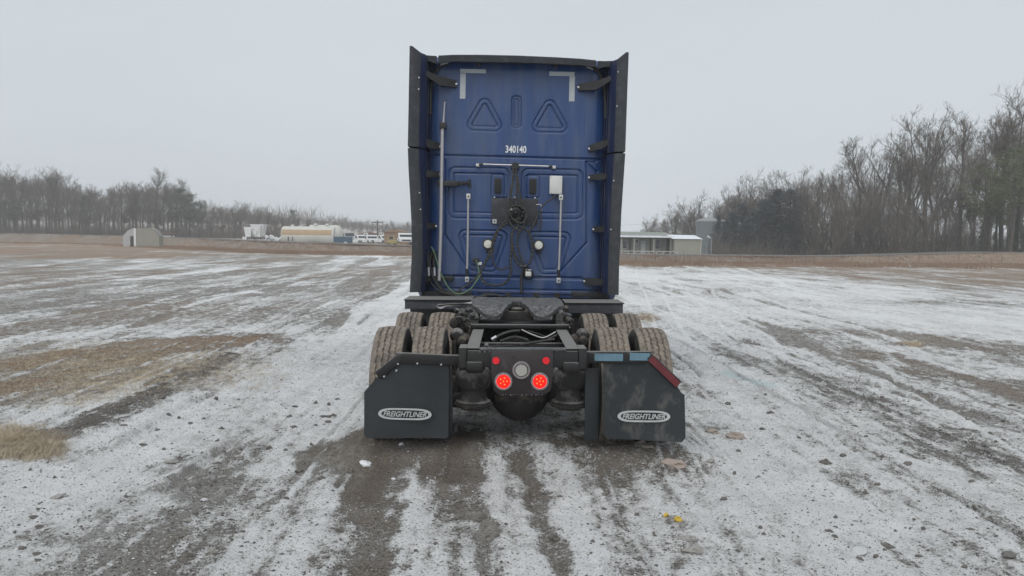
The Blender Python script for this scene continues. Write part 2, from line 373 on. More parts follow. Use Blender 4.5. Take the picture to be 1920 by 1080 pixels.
stroke([(1640, 566), (1800, 565), (1960, 572)], 0.9, -0.5, -0.02)
stroke([(1200, 520), (1500, 520), (1620, 535)], 2.5, 0.30)
stroke([(1196, 596), (1222, 598)], 0.16, 0.8, 0.02, 't')
stroke([(1690, 645), (1720, 647)], 0.2, 0.8, 0.02, 't')
stroke([(1370, 700), (1400, 712), (1440, 722)], 0.10, 1.0, -0.01, 'i')
stroke([(1560, 1000), (1620, 1040)], 0.12, -0.4)
stroke([(950, 800), (1060, 800)], 0.3, -0.15, 0, 's')
def fields(x, y):
    """height, snow cover, dry grass, brown mud, dark soil, ice for ground points"""
    x = np.asarray(x, float); y = np.asarray(y, float)
    z = broad_h(x, y)
    near = 1 - sst(14, 40, y)
    z = z + (fbm(x * 0.6, y * 0.6, 3, 4) - .5) * 0.05 + (fbm(x * 3.1, y * 3.1, 9, 4) - .5) * 0.035 * near + (fbm(x * 13, y * 9, 21, 3, .7) - .5) * 0.034 * near
    z = z + 0.12 * (1 - sst(1.25, 1.75, np.abs(x - .13))) * sst(5.95, 6.35, y) * (1 - sst(9, 11, y))
    z = z + (fbm(x * 0.03, y * 0.03, 5, 3) - .5) * 0.5 * sst(25, 90, y) * (1 - sst(-12, 4, y - np.interp(x, BX, BY)) * .7)
    # tracks curve away left of the truck and run on ahead right of it
    lane = x + 0.012 * (y - 6) * np.clip(-x, 0, 30) * 0.6
    st = fbm(lane * 2.6, y * 0.10, 31, 4, .6); st2 = fbm(lane * 7.5 + 5, y * 0.35, 41, 3, .6); pat = fbm(x * 0.35, y * 0.22, 51, 5, .6)
    st3 = fbm(lane * 19 + 2, y * 0.9, 43, 3, .6); clump = fbm(x * 1.5, y * 1.0, 53, 5, .65)
    # pressed wheel lines: long narrow hollows with a raised edge, some bared, some filled with slush
    bend = lane + (fbm(y * .09 + 3, x * 0 + 1, 91, 3) - .5) * 1.1
    r1 = 1 - np.abs(2 * vnoise(bend * 2.1 + 7, y * .045, 93) - 1); r2 = 1 - np.abs(2 * vnoise(bend * 3.7 - 4 + .25 * y * .1, y * .06, 95) - 1); r3 = 1 - np.abs(2 * vnoise((x - .16 * y) * 1.3 + 2, y * .05, 97) - 1)
    rl = sst(.88, .985, r1) ; rl2 = sst(.90, .99, r2); rl3 = sst(.90, .99, r3) * sst(1.0, 3.0, np.abs(x))
    keepn = fbm(x * .5, y * .25, 99, 3); gate = sst(.42, .56, keepn); gate2 = sst(.42, .56, 1 - keepn)
    near2 = 1 - sst(22, 45, y)
    edge = sst(.74, .86, r1) * (1 - rl)
    z = z + near2 * (-.045 * rl * gate + .020 * edge * gate + .020 * rl2 * gate2 + .016 * rl3)
    s = 0.76 + (st - .5) * 0.46 + (st2 - .5) * 0.46 + (pat - .5) * 0.60 + (clump - .5) * 0.70 + (st3 - .5) * 0.60 * (1 - sst(9, 20, y))
    s = s - .55 * rl * gate * (.4 + .6 * near2) + .50 * rl2 * gate2 + .42 * rl3
    tl = sst(-2.5, -7, x) * sst(5, 9, y) * sst(.48, .60, fbm(x * .25, y * .12, 121, 4, .6)) * .45
    slush = np.clip(sst(.50, .62, fbm(lane * 1.5 + 9, y * .12, 101, 4, .6) * .6 + fbm(x * .7, y * .5, 103, 4, .6) * .4) + .5 * rl * gate, 0, 1) * (1 - .5 * sst(25, 60, y))
    left_far = sst(-3, -9, x) * sst(14, 22, y)
    s = s - 0.20 * left_far + (fbm(lane * 1.3, y * 0.05, 61, 4, .6) - .5) * 1.0 * left_far
    right = sst(1.5, 4, x); s = s + 0.10 * right * (1 - sst(8, 16, y)) + 0.22 * sst(2, 6, x) * sst(12, 18, y)
    s = s - 0.25 * sst(10, 25, x) * sst(-6, 10, x - 0.55 * y) * sst(9, 14, y)
    t = np.zeros_like(x); b = np.zeros_like(x); d = np.zeros_like(x); ic = np.zeros_like(x)
    fields.slush = slush; t = t + tl; s = s - tl * .35
    # brown grass on the far margins
    toe = np.interp(x, BX, BY); dt = y - toe
    m = sst(-16, -1, dt + (fbm(x * .15, y * .15, 71, 3) - .5) * 16) * (1 - sst(8, 13, dt) * .6)
    farl = sst(-18, -34, x + (fbm(x * .1, y * .1, 73, 3) - .5) * 14) * sst(46, 62, y); farr = sst(8, 24, x - 0.18 * (y - 60)) * sst(28, 44, y + .3 * x)
    m = np.clip(m + farl * 0.9 + farr * 0.9, 0, 1)
    t = t + m * 0.85; s = s - m * (0.62 - (fbm(lane * .5, y * .12, 77, 4, .6) - .5) * 1.1 * (1 - sst(-8, 0, dt)))
    bank = sst(-1, 1, dt) * (1 - sst(8, 11, dt)); s = s - bank * 0.55 + bank * (fbm(x * .5, y * .8, 79, 4, .6) - .5) * .9; br = 1 - sst(16, 32, x); d = d + bank * .8 * br * (.5 + fbm(x * .35, y * .6, 111, 3)); t = t * (1 - .45 * bank * br)
    z = z + bank * (fbm(x * .22, y * .3, 113, 4, .6) - .5) * .32
    beh = sst(12, 20, dt); s = s + beh * (0.10 + .35 * sst(-10, -30, x)); t = t * (1 - beh * .4)
    for P, wid, dv, dz, ch, soft in STROKES:
        P = np.array([(p.x, p.y) for p in P])
        lo = P.min(0) - wid * 3; hi = P.max(0) + wid * 3
        k = (x > lo[0]) & (x < hi[0]) & (y > lo[1]) & (y < hi[1])
        if not k.any(): continue
        xx = x[k]; yy = y[k]; best = np.full(xx.shape, 1e9)
        wx = xx + (fbm(xx * 2.0, yy * 1.4, 81, 5, .65) - .5) * (wid * 2.6 + .12); wy = yy + (fbm(xx * 2.2, yy * 2.2, 83, 4) - .5) * wid * 1.6
        for a, c in zip(P[:-1], P[1:]):
            ab = c - a; tt = np.clip(((wx - a[0]) * ab[0] + (wy - a[1]) * ab[1]) / (ab @ ab), 0, 1)
            best = np.minimum(best, np.hypot(wx - a[0] - ab[0] * tt, wy - a[1] - ab[1] * tt))
        g = 1 - sst(wid * 0.25, wid * 1.75, best); gz = np.exp(-(best / wid) ** 2)
        z[k] += gz * dz
        if ch == 's': s[k] += g * dv * (.62 if dv < 0 else .8)
        elif ch == 't': t[k] = np.maximum(t[k], g * dv); s[k] -= g * dv * 0.75
        elif ch == 'b': b[k] = np.maximum(b[k], g * dv)
        elif ch == 'd': d[k] = np.maximum(d[k], g * dv)
        elif ch == 'i': ic[k] = np.maximum(ic[k], g * dv)
    return z, np.clip(s, .33 - .35 * np.clip(b + t, 0, 1), 1.35), t, b, d, ic
def gz(x, y):
    return float(fields(np.array([x]), np.array([y]))[0][0])
def steps(a, d0, grow_from, k, end):
    out = [a]
    while out[-1] < end:
        v = out[-1]; out.append(v + (d0 if v < grow_from else max(d0, d0 + (v - grow_from) * k)))
    return out
xs = steps(0.0, 0.028, 4.4, 0.016, 700); xs = np.array([-v for v in xs[:0:-1]] + xs); xs = np.clip(xs, -700, 700)
ys = np.array([-700, -300, -120, -60, -30, -15, -8, -4, -2, 0, 1, 2, 2.6, 3.1] + steps(3.4, 0.028, 9.0, 0.0085, 700)); ys = np.clip(ys, -700, 700)
Xg, Yg = np.meshgrid(xs, ys); shp = Xg.shape
z, s, t, b, d, ic = fields(Xg.ravel(), Yg.ravel())
me = bpy.data.meshes.new('ground'); nv = Xg.size
me.vertices.add(nv); me.vertices.foreach_set('co', np.column_stack([Xg.ravel(), Yg.ravel(), z]).ravel())
r, c = shp; I = (np.arange(r - 1)[:, None] * c + np.arange(c - 1)[None]).ravel()
quads = np.column_stack([I, I + 1, I + c + 1, I + c]); nq = len(quads)
me.loops.add(nq * 4); me.loops.foreach_set('vertex_index', quads.ravel())
me.polygons.add(nq); me.polygons.foreach_set('loop_start', np.arange(nq) * 4); me.polygons.foreach_set('use_smooth', np.ones(nq, bool))
me.update(calc_edges=True)
for nm, ch in (('cover', (s, t, b)), ('soil', (d, ic, fields.slush))):
    at_ = me.attributes.new(nm, 'FLOAT_VECTOR', 'POINT'); at_.data.foreach_set('vector', np.column_stack(ch).ravel())
ground = bpy.data.objects.new('ground', me); COL.objects.link(ground); tag(ground, kind='structure')

def ground_mat():
    m = bpy.data.materials.new('snow_dusted_gravel_and_mud'); m.use_nodes = True; t = m.node_tree; N = t.nodes; K = t.links.new
    p = N['Principled BSDF']; p.inputs['Specular IOR Level'].default_value = 0.3
    def nd(ty, **kw):
        n = N.new(ty)
        for k, v in kw.items():
            if k == 'op': n.operation = v
            else: n.inputs[k].default_value = v
        return n
    def noise(sc, det=8, ro=.65, vec=None):
        n = nd('ShaderNodeTexNoise', Scale=sc, Detail=det, Roughness=ro); K(vec or co.outputs['Object'], n.inputs['Vector']); return n.outputs['Fac']
    def math_(op, a, b_, clamp=False):
        n = N.new('ShaderNodeMath'); n.operation = op; n.use_clamp = clamp
        for i, v in ((0, a), (1, b_)):
            if isinstance(v, (int, float)): n.inputs[i].default_value = v
            else: K(v, n.inputs[i])
        return n.outputs[0]
    def ramp(v, a, b_, lo=0.0, hi=1.0):
        n = N.new('ShaderNodeMapRange'); n.interpolation_type = 'SMOOTHSTEP'
        n.inputs['From Min'].default_value = a; n.inputs['From Max'].default_value = b_; n.inputs['To Min'].default_value = lo; n.inputs['To Max'].default_value = hi
        K(v, n.inputs['Value']); return n.outputs[0]
    def mix(f, a, b_):
        n = N.new('ShaderNodeMixRGB'); K(f, n.inputs[0])
        for i, v in ((1, a), (2, b_)):
            if isinstance(v, tuple): n.inputs[i].default_value = (*v, 1)
            else: K(v, n.inputs[i])
        return n.outputs[0]
    co = N.new('ShaderNodeTexCoord')
    a1 = N.new('ShaderNodeAttribute'); a1.attribute_name = 'cover'; s1 = N.new('ShaderNodeSeparateXYZ'); K(a1.outputs['Vector'], s1.inputs[0])
    a2 = N.new('ShaderNodeAttribute'); a2.attribute_name = 'soil'; s2 = N.new('ShaderNodeSeparateXYZ'); K(a2.outputs['Vector'], s2.inputs[0])
    mp = N.new('ShaderNodeMapping'); mp.inputs['Scale'].default_value = (1.0, 0.55, 1); K(co.outputs['Object'], mp.inputs[0])
    nf = noise(38, 6, .75); nm = noise(9, 8, .7, mp.outputs[0]); nc = noise(2.2, 6, .6); nff = noise(110, 3, .6)
    nsp = noise(62, 2, .5)
    v = math_('ADD', s1.outputs['X'], math_('MULTIPLY', math_('SUBTRACT', nf, .5), 1.9))
    v = math_('ADD', v, math_('MULTIPLY', math_('SUBTRACT', nm, .5), 1.9))
    v = math_('ADD', v, math_('MULTIPLY', math_('SUBTRACT', nff, .5), 1.1))
    snow = ramp(v, .30, .70)
    dirt = mix(ramp(nf, .40, .60), (0.105, 0.092, 0.078), (0.36, 0.33, 0.295))
    dirt = mix(ramp(nc, .35, .65), dirt, mix(ramp(nff, .38, .62), (0.16, 0.145, 0.128), (0.40, 0.375, 0.345)))
    dirt = mix(math_('MULTIPLY', s2.outputs['X'], .8, True), dirt, mix(ramp(nf, .3, .7), (0.06, 0.057, 0.053), (0.135, 0.128, 0.120)))
    dirt = mix(math_('MULTIPLY', s1.outputs['Z'], ramp(nm, .2, .5, .6, 1), True), dirt, mix(ramp(nff, .3, .7), (0.085, 0.067, 0.050), (0.215, 0.175, 0.138)))
    tanm = math_('MULTIPLY', s1.outputs['Y'], ramp(nm, .25, .55, .35, 1), True)
    dirt = mix(tanm, dirt, mix(ramp(nf, .3, .7), (0.19, 0.130, 0.090), (0.39, 0.275, 0.185)))
    snowc = mix(ramp(nc, .3, .7), (0.80, 0.805, 0.81), (0.90, 0.90, 0.90))
    thin = mix(ramp(v, .55, 1.15), mix(ramp(nm, .3, .7), (0.53, 0.515, 0.495), (0.72, 0.715, 0.705)), snowc)
    speck = ramp(nsp, .615, .66)
    thin = mix(math_('MULTIPLY', speck, .75), thin, (0.17, 0.16, 0.15))
    col = mix(snow, dirt, thin)
    slm = math_('MULTIPLY', s2.outputs['Z'], ramp(nm, .34, .56, 1, .25), True)
    slm = math_('MULTIPLY', slm, ramp(nf, .35, .6, 1, .45), True)
    slm = math_('MULTIPLY', slm, .85, True)
    col = mix(slm, col, mix(ramp(nc, .35, .65), (0.36, 0.345, 0.32), (0.52, 0.51, 0.49)))
    col = mix(math_('MULTIPLY', s2.outputs['Y'], .55, True), col, (0.50, 0.66, 0.68))
    K(col, p.inputs['Base Color'])
    rg_ = math_('SUBTRACT', ramp(snow, 0, 1, .88, .72), math_('MULTIPLY', slm, .42)); K(rg_, p.inputs['Roughness'])
    h = math_('ADD', math_('MULTIPLY', nf, .5), math_('MULTIPLY', nff, .22)); h = math_('ADD', h, math_('MULTIPLY', nm, .8))
    h = math_('ADD', h, math_('MULTIPLY', snow, .10)); h = math_('ADD', h, math_('MULTIPLY', speck, .15))
    bu = nd('ShaderNodeBump', Strength=1.0, Distance=0.06); K(h, bu.inputs['Height']); K(bu.outputs[0], p.inputs['Normal'])
    return m
me.materials.append(ground_mat())

# ------------------------------------------------------------------ far road on its bank
rx = np.linspace(-160, 150, 90); V = []; Q = []
for i, x in enumerate(rx):
    toe = float(np.interp(x, BX, BY)); hb = float(np.interp(x, BH_X, BH))
    for dd, dz in ((3.3, .05), (3.9, .10), (8.4, .10), (9.0, .05)): V.append((x, toe + dd, hb + dz + .02))
for i in range(len(rx) - 1):
    for k in range(3): Q.append((i * 4 + k, i * 4 + k + 1, i * 4 + k + 5, i * 4 + k + 4))
M['road'] = mat('wet_grey_road', (0.13, 0.128, 0.122), 0.7, var=0.15, scale=.6, dust=(.30, .30, .30), dust_amt=.18, dust_scale=.5, stretch=(.3, 1, 1))
MB().add(V, Q).obj('road', M['road'], kind='structure')

# ------------------------------------------------------------------ mist
hz = bpy.data.materials.new('cold_mist'); hz.use_nodes = True; t_ = hz.node_tree; t_.nodes.clear()
pv = t_.nodes.new('ShaderNodeVolumePrincipled'); mo = t_.nodes.new('ShaderNodeOutputMaterial'); t_.links.new(pv.outputs[0], mo.inputs['Volume'])
pv.inputs['Color'].default_value = (0.96, 0.975, 1.0, 1); pv.inputs['Density'].default_value = 0.0011; pv.inputs['Anisotropy'].default_value = 0.0
hb_ = MB().box(-720, 720, -720, 720, -1.6, 32); hb_.obj('haze', hz, smooth=False, kind='stuff')

# ------------------------------------------------------------------ trees
def frame_of(t):
    a = t.cross(Vector((0, 0, 1)))
    if a.length < .05: a = t.cross(Vector((1, 0, 0)))
    a.normalize(); return a, t.cross(a).normalized()
def bough(mb, p, d, length, r0, r1, segs, up, wob, n, rng):
    pts = [p.copy()]; d = d.normalized(); dirs = [d.copy()]
    for i in range(segs):
        d = (d + Vector((rng.gauss(0, wob), rng.gauss(0, wob), rng.gauss(0, wob) + up))).normalized()
        pts.append(pts[-1] + d * (length / segs)); dirs.append(d.copy())
    mb.tube(pts, [r0 + (r1 - r0) * i / segs for i in range(segs + 1)], n, cap=False)
    return pts, dirs
def along(pts, dirs, t):
    f = t * (len(pts) - 1); i = min(int(f), len(pts) - 2); u = f - i
    return pts[i].lerp(pts[i + 1], u), dirs[i].lerp(dirs[i + 1], u).normalized()
def bare_tree(seed, H, trunk_frac, spread, forks, n1, n2, n3, n4, tw=1.0):
    rng = random.Random(seed); tr = MB(); cr_ = MB()
    limbs = []
    base_r = H * 0.013
    pts, dirs = bough(tr, Vector((0, 0, -.3)), Vector((rng.gauss(0, .03), rng.gauss(0, .03), 1)), H * trunk_frac, base_r * 1.15, base_r * .8, 7, .02, .035, 7, rng)
    top, td = pts[-1], dirs[-1]
    for k in range(forks):
        q = 2 * math.pi * (k + rng.random() * .6) / forks; tilt = rng.uniform(.15, .52) * spread if forks > 1 else .03
        d = (td + Vector((math.cos(q) * tilt, math.sin(q) * tilt, .2))).normalized()
        P, D = bough(tr, top, d, H * (1 - trunk_frac) * rng.uniform(.8, 1.0), base_r * (.78 if forks == 1 else .55), base_r * .10, 8, .05, .07, 6, rng)
        limbs.append((P, D, H * (1 - trunk_frac)))
    for k in range(int(4 * tw) + 2):                       # a few low side limbs on the trunk
        p, d = along(pts, dirs, rng.uniform(.5, .98)); q = rng.random() * 6.28
        P, D = bough(cr_, p, Vector((math.cos(q), math.sin(q), rng.uniform(.3, .9))), H * rng.uniform(.08, .2) * spread, base_r * .22, base_r * .05, 4, .10, .12, 4, rng)
        limbs.append((P, D, H * .15))
    def twig(p, d, l, r):
        e = p + d * l; a, b_ = frame_of(d)
        m = p.lerp(e, .5) + (a * rng.gauss(0, .06) + b_ * rng.gauss(0, .06)) * l
        cr_.add([p + a * r, p - a * .5 * r + b_ * .87 * r, p - a * .5 * r - b_ * .87 * r, m + a * r * .7, m - a * .7 * r, e], [(0, 1, 4, 3), (1, 2, 4), (2, 0, 3, 4), (3, 4, 5)])
    for (P, D, LL) in limbs:
        big = LL > H * .2
        for i in range(n1 if big else max(3, n1 // 3)):
            t1 = rng.uniform(.12, 1.0) if big else rng.uniform(.3, 1)
            p, d = along(P, D, t1); q = rng.random() * 6.28; a, b_ = frame_of(d)
            sd_ = (d * rng.uniform(.5, 1.0) + (a * math.cos(q) + b_ * math.sin(q)) * rng.uniform(.5, .95) * spread + Vector((0, 0, .15))).normalized()
            l1 = H * .20 * spread * (1.15 - .65 * t1) * rng.uniform(.6, 1.15) * (1 if big else .5)
            P1, D1 = bough(cr_, p, sd_, l1, base_r * .26 * (1.1 - .6 * t1), base_r * .05, 5, .10, .13, 4, rng)
            for j in range(n2):
                t2 = rng.uniform(.2, 1); p2, d2 = along(P1, D1, t2); q = rng.random() * 6.28; a, b_ = frame_of(d2)
                s2 = (d2 * rng.uniform(.5, 1) + (a * math.cos(q) + b_ * math.sin(q)) * .75 + Vector((0, 0, .2))).normalized()
                l2 = l1 * .5 * rng.uniform(.5, 1.1)
                P2, D2 = bough(cr_, p2, s2, l2, base_r * .085, base_r * .035, 3, .12, .15, 3, rng)
                for k in range(n3):
                    t3 = rng.uniform(.15, 1); p3, d3 = along(P2, D2, t3); q = rng.random() * 6.28; a, b_ = frame_of(d3)
                    s3 = (d3 * .8 + (a * math.cos(q) + b_ * math.sin(q)) * .7 + Vector((0, 0, .2))).normalized()
                    l3 = l2 * .6 * rng.uniform(.5, 1.2); twig(p3, s3, l3, base_r * .056)
                    for m_ in range(n4):
                        q = rng.random() * 6.28; p4 = p3 + s3 * l3 * rng.uniform(.3, .9)
                        twig(p4, (s3 * .8 + (a * math.cos(q) + b_ * math.sin(q)) * .7 + Vector((0, 0, .15))).normalized(), l3 * .6, base_r * .044)
    return tr, cr_
def conifer(seed, H, kind):
    """kind 'pine': bare stem with a tufted head; 'cedar': foliage to the ground"""
    rng = random.Random(seed); tr = MB(); cr_ = MB(); r0 = H * .014
    pts, dirs = bough(tr, Vector((0, 0, -.3)), Vector((0, 0, 1)), H * .98, r0, r0 * .15, 9, .05, .02, 6, rng)
    lo = .42 if kind == 'pine' else .2 if kind == 'round' else .04
    nb = 46 if kind == 'pine' else 110
    for i in range(nb):
        t = lo + (1 - lo) * rng.random() ** (1.0 if kind == 'pine' else 1.15)
        u = (t - lo) / (1 - lo)
        R = H * ((.17 * math.sin(math.pi * min(1, u * .75 + .22)) + .015) if kind == 'pine' else .27 * math.sqrt(max(0, 1 - (2 * u - 1) ** 2)) + .02 if kind == 'round' else .21 * (1 - u) ** .75 + .01) * rng.uniform(.55, 1.1)
        p, d = along(pts, dirs, min(t, .99)); q = rng.random() * 6.28
        D = Vector((math.cos(q), math.sin(q), rng.uniform(-.1, .55) if kind == 'pine' else rng.uniform(.1, .8)))
        P1, D1 = bough(cr_, p, D, R, r0 * .16, r0 * .04, 3, .06, .1, 3, rng)
        for j in range(26 if kind == 'pine' else 24):
            t2 = rng.uniform(.45 if kind == 'pine' else .15, 1.05); c_, dd = along(P1, D1, min(t2, 1)); sg = H * (.024 if kind == 'pine' else .02)
            c_ = c_ + Vector((rng.gauss(0, sg), rng.gauss(0, sg), rng.gauss(0, sg * .7)))
            for k in range(3):
                v1 = Vector((rng.gauss(0, 1), rng.gauss(0, 1), rng.gauss(.4, .8))).normalized() * H * rng.uniform(.012, .028)
                v2 = v1.cross(Vector((rng.gauss(0, 1), rng.gauss(0, 1), rng.gauss(0, 1)))).normalized() * H * .0035
                cr_.add([c_ - v2, c_ + v2, c_ + v1], [(0, 1, 2)])
    return tr, cr_
BARE = []
specs = [(11, 16, .50, 1.05, 1, 30, 7, 5, 2), (12, 16, .36, 1.25, 5, 10, 6, 5, 2), (13, 16, .42, 1.3, 4, 12, 6, 5, 2), (14, 16, .55, .95, 1, 28, 7, 5, 2), (15, 16, .34, 1.35, 6, 9, 6, 5, 2), (16, 16, .48, 1.2, 3, 14, 6, 5, 2), (17, 16, .56, .95, 3, 12, 6, 5, 2)]
for sp in specs:
    tr, cr_ = bare_tree(*sp); BARE.append((tr.mesh('trunk', M['bark'], True), cr_.mesh('crown', M['twig'], False), sp[1]))
THICKET = []
for sp in ((31, 7, .06, 1.25, 6, 9, 6, 4, 2), (32, 7, .10, 1.35, 5, 10, 6, 4, 2)):
    tr, cr_ = bare_tree(*sp); THICKET.append((tr.mesh('trunk', M['bark'], True), cr_.mesh('crown', M['twig_b'], False), sp[1]))
PINE = []; CEDAR = []
for s_ in (1, 2): tr, cr_ = conifer(s_, 16, 'pine'); PINE.append((tr.mesh('trunk', M['bark'], True), cr_.mesh('crown', M['needle_g'], False), 16))
for s_ in (3, 4): tr, cr_ = conifer(s_, 12, 'cedar'); CEDAR.append((tr.mesh('trunk', M['bark'], True), cr_.mesh('crown', M['needle_b'], False), 12))
def recolour(L_, m):
    out = []
    for a, c_, h in L_: q = c_.copy(); q.materials.clear(); q.materials.append(m); out.append((a, q, h))
    return out
CEDAR_G = recolour(CEDAR, M['needle']); PINE_D = recolour(PINE, M['needle'])
THICKET_G = recolour(THICKET, M['twig'])
BARE_B = recolour(BARE, M['twig_b'])
rt = random.Random(5)
def plant(kind, name, x, y, H, label, group, cat='tree', wide=1.0, pick=None):
    L_ = kind; tr, cr_, h0 = L_[pick % len(L_)] if pick is not None else rt.choice(L_)
    o = empty(name, (x, y, float(broad_h(np.array([x]), np.array([y]))[0]) - .05), rt.random() * 6.28, label=label, cat=cat, group=group)
    s_ = H / h0; o.scale = (s_ * wide, s_ * wide, s_)
    for nm, me_ in (('trunk', tr), ('crown', cr_)):
        c_ = bpy.data.objects.new(nm, me_); COL.objects.link(c_); c_.parent = o
    return o
def top_to_H(px, pytop, Y):
    x = hx(px, Y); g = float(broad_h(np.array([x]), np.array([Y]))[0]); return x, at(px, pytop, Y).z - g
def prof(P, px): return float(np.interp(px, [a for a, b_ in P], [b_ for a, b_ in P]))
# right-hand wood: the tall trees one can name
NAMED_R = [
    (1735, 208, 92, 2, 'tall bare tree with a broad fan of upswept limbs, highest of the middle clump'),
    (1800, 206, 94, 0, 'tall bare tree with a dense rounded head beside the fan-shaped tree'),
    (1700, 232, 96, 1, 'bare tree with arching outer branches at the edge of the tall clump'),
    (1850, 198, 90, 3, 'slender bare tree with a thin stem above the olive pines'),
    (1905, 172, 86, 5, 'tallest bare tree, its crown cut by the edge of the photo'),
    (1880, 205, 92, 6, 'narrow bare tree between the tallest tree and the slender stem'),
    (1612, 258, 96, 0, 'bare tree with feathery side branches standing alone above the brush'),
    (1655, 262, 98, 4, 'bare many-stemmed tree right of the feathery one above the brown brush'),
    (1682, 262, 101, 2, 'bare tree with a thin ragged top behind the brown brush'),
    (1400, 325, 118, 4, 'bare spreading tree with thick forked limbs behind the dark cedars'),
    (1440, 330, 116, 2, 'bare tree with arching limbs just above the dark cedars'),
    (1490, 318, 112, 1, 'bare rounded tree above the end of the cedar row'),
    (1305, 362, 135, 4, 'bare rounded tree rising behind the grey water tank'),
    (1345, 372, 132, 2, 'bare tree beside the dome of the grey water tank'),
    (1262, 384, 140, 1, 'small bare tree behind the beige annex'),
    (1222, 404, 150, 4, 'low bare tree over the long frosted roof'),
    (1560, 316, 104, 5, 'bare tree with a flat ragged top over the brown thicket'),
    (1530, 322, 108, 3, 'bare thin tree between the cedars and the brown thicket')]
for i, (px, ty, Y, pk, lb) in enumerate(NAMED_R):
    x, H = top_to_H(px, ty, Y); plant(BARE, 'bare_tree', x, Y, H, lb, 'bare trees of the wood behind the building', wide=1.1, pick=pk)
def zone(px, Z):
    for lim, s_ in Z:
        if px < lim: return s_
PR = [(1180, 425), (1230, 408), (1300, 380), (1345, 380), (1380, 345), (1450, 345), (1500, 335), (1560, 322), (1600, 290), (1670, 280), (1710, 235), (1790, 225), (1850, 220), (1920, 195), (2100, 185)]
for i in range(70):
    px = (1185 + (i / 46) * 760 if i < 46 else 1195 + (i - 46) * 11) + rt.uniform(-10, 10); Y = rt.uniform(104, 128) + max(0, (1450 - px)) * .12
    x, H = top_to_H(px, prof(PR, px) + (rt.uniform(0, 40) if px < 1590 else rt.uniform(20, 85)), Y)
    zn = zone(px, ((1330, 'behind the long building and water tank'), (1510, 'behind the row of dark cedars'), (1680, 'behind the brown thicket'), (1830, 'among the tallest clump of the wood'), (9999, 'behind the olive pines')))
    plant(BARE, 'bare_tree', x, Y, H, 'bare leafless tree standing deep ' + zn, 'bare trees ' + zn)
for i in range(34):                                   # brown thicket at the foot
    px = 1510 + i * 9.6 + rt.uniform(-5, 5); Y = rt.uniform(84, 96)
    x, H = top_to_H(px, rt.uniform(325, 385) if px < 1690 else rt.uniform(350, 405) if px < 1800 else rt.uniform(380, 430), Y)
    zn = zone(px, ((1600, 'next to the dark cedars'), (1720, 'below the fan-shaped tree clump'), (9999, 'near the green cedars')))
    plant(THICKET, 'thicket_shrub', x, Y, max(H, 2.5), 'brown leafless thicket shrub ' + zn, 'brown thicket shrubs ' + zn, 'shrub')
for i in range(11):                                   # dark cedars
    px = 1352 + i * 14.5 + rt.uniform(-5, 5); Y = 96 + rt.uniform(-3, 6)
    x, H = top_to_H(px, [412, 395, 400, 378, 390, 370, 372, 362, 350, 352, 358][i], Y)
    plant(CEDAR, 'cedar_tree', x, Y, H, ('first', 'second', 'third', 'fourth', 'fifth', 'sixth', 'seventh', 'eighth', 'ninth', 'tenth', 'last')[i] + ' dense dark cedar counting away from the grey water tank', 'dark cedars beside the water tank', wide=1.9)
for px, ty, Y, lb in ((1842, 300, 100, 'olive pine half hidden behind slim bare stems'), (1895, 268, 96, 'olive pine with a wide crown below the tallest bare tree'), (1930, 255, 98, 'olive pine cut by the edge of the photo'), (1868, 330, 104, 'lower olive pine in the gap between two pines')):
    Y -= 13; x, H = top_to_H(px, ty, Y); plant(PINE, 'pine_tree', x, Y, H, lb, 'olive pines at the end of the wood', wide=1.45)
for px, ty, lb in ((1838, 420, 'bushy pale green cedar at the foot of the slim bare trees'), (1868, 432, 'small pale green cedar between two larger ones'), (1900, 398, 'dark green cedar near the edge of the photo'), (1925, 385, 'dark cedar cut off by the edge of the photo'), (1715, 440, 'little green cedar showing under the brown brush')):
    x, H = top_to_H(px, ty, 86); plant(CEDAR_G, 'cedar_tree', x, 86, H, lb, 'green cedars at the wood edge', wide=1.3)
for i in range(26):                                   # dense scrub rising behind the building and tank
    px = 1150 + i * 9 + rt.uniform(-5, 5); Y = rt.uniform(116, 140)
    x, H = top_to_H(px, prof(PR, px) + rt.uniform(8, 34), Y)
    zn = zone(px, ((1265, 'behind the long frosted roof'), (9999, 'around the grey water tank')))
    plant(THICKET_G, 'scrub_tree', x, Y, max(H, 2.5), 'grey many-stemmed scrub tree ' + zn, 'scrub trees ' + zn, wide=1.15)
x, H = top_to_H(1350, 428, 100); plant(THICKET_G, 'scrub_tree', x, 100, H, 'scrub tree half covering the front of the grey water tank', None, wide=1.2)
x, H = top_to_H(1344, 400, 104); plant(CEDAR, 'cedar_tree', x, 104, H, 'dark cedar standing against the side of the grey water tank', None, wide=1.5)
# left-hand wood
NAMED_L = [
    (292, 314, 175, 0, 'tallest bare tree of the wood, its pale rounded top over the arched hut'),
    (330, 334, 178, 0, 'pointed bare tree just right of the tallest tree behind the hut'),
    (12, 310, 185, 2, 'tall bare tree at the very end of the wood'),
    (92, 318, 188, 5, 'bare tree making the second hump of the treeline'),
    (250, 342, 180, 3, 'bare tree left of the tallest tree behind the hut'),
    (450, 378, 190, 1, 'bare tree with a lacy round crown behind the white hopper bins'),
    (484, 390, 195, 2, 'low bare tree just right of the lacy round crown')]
for px, ty, Y, pk, lb in NAMED_L:
    x, H = top_to_H(px, ty, Y); plant(BARE, 'bare_tree', x, Y, H, lb, 'bare trees of the long wood', wide=1.15, pick=pk)
PL = [(-200, 300), (0, 318), (50, 326), (85, 322), (120, 334), (150, 348), (215, 352), (250, 344), (285, 336), (330, 342), (370, 372), (430, 384), (470, 384), (520, 398), (600, 416), (680, 420), (780, 424)]
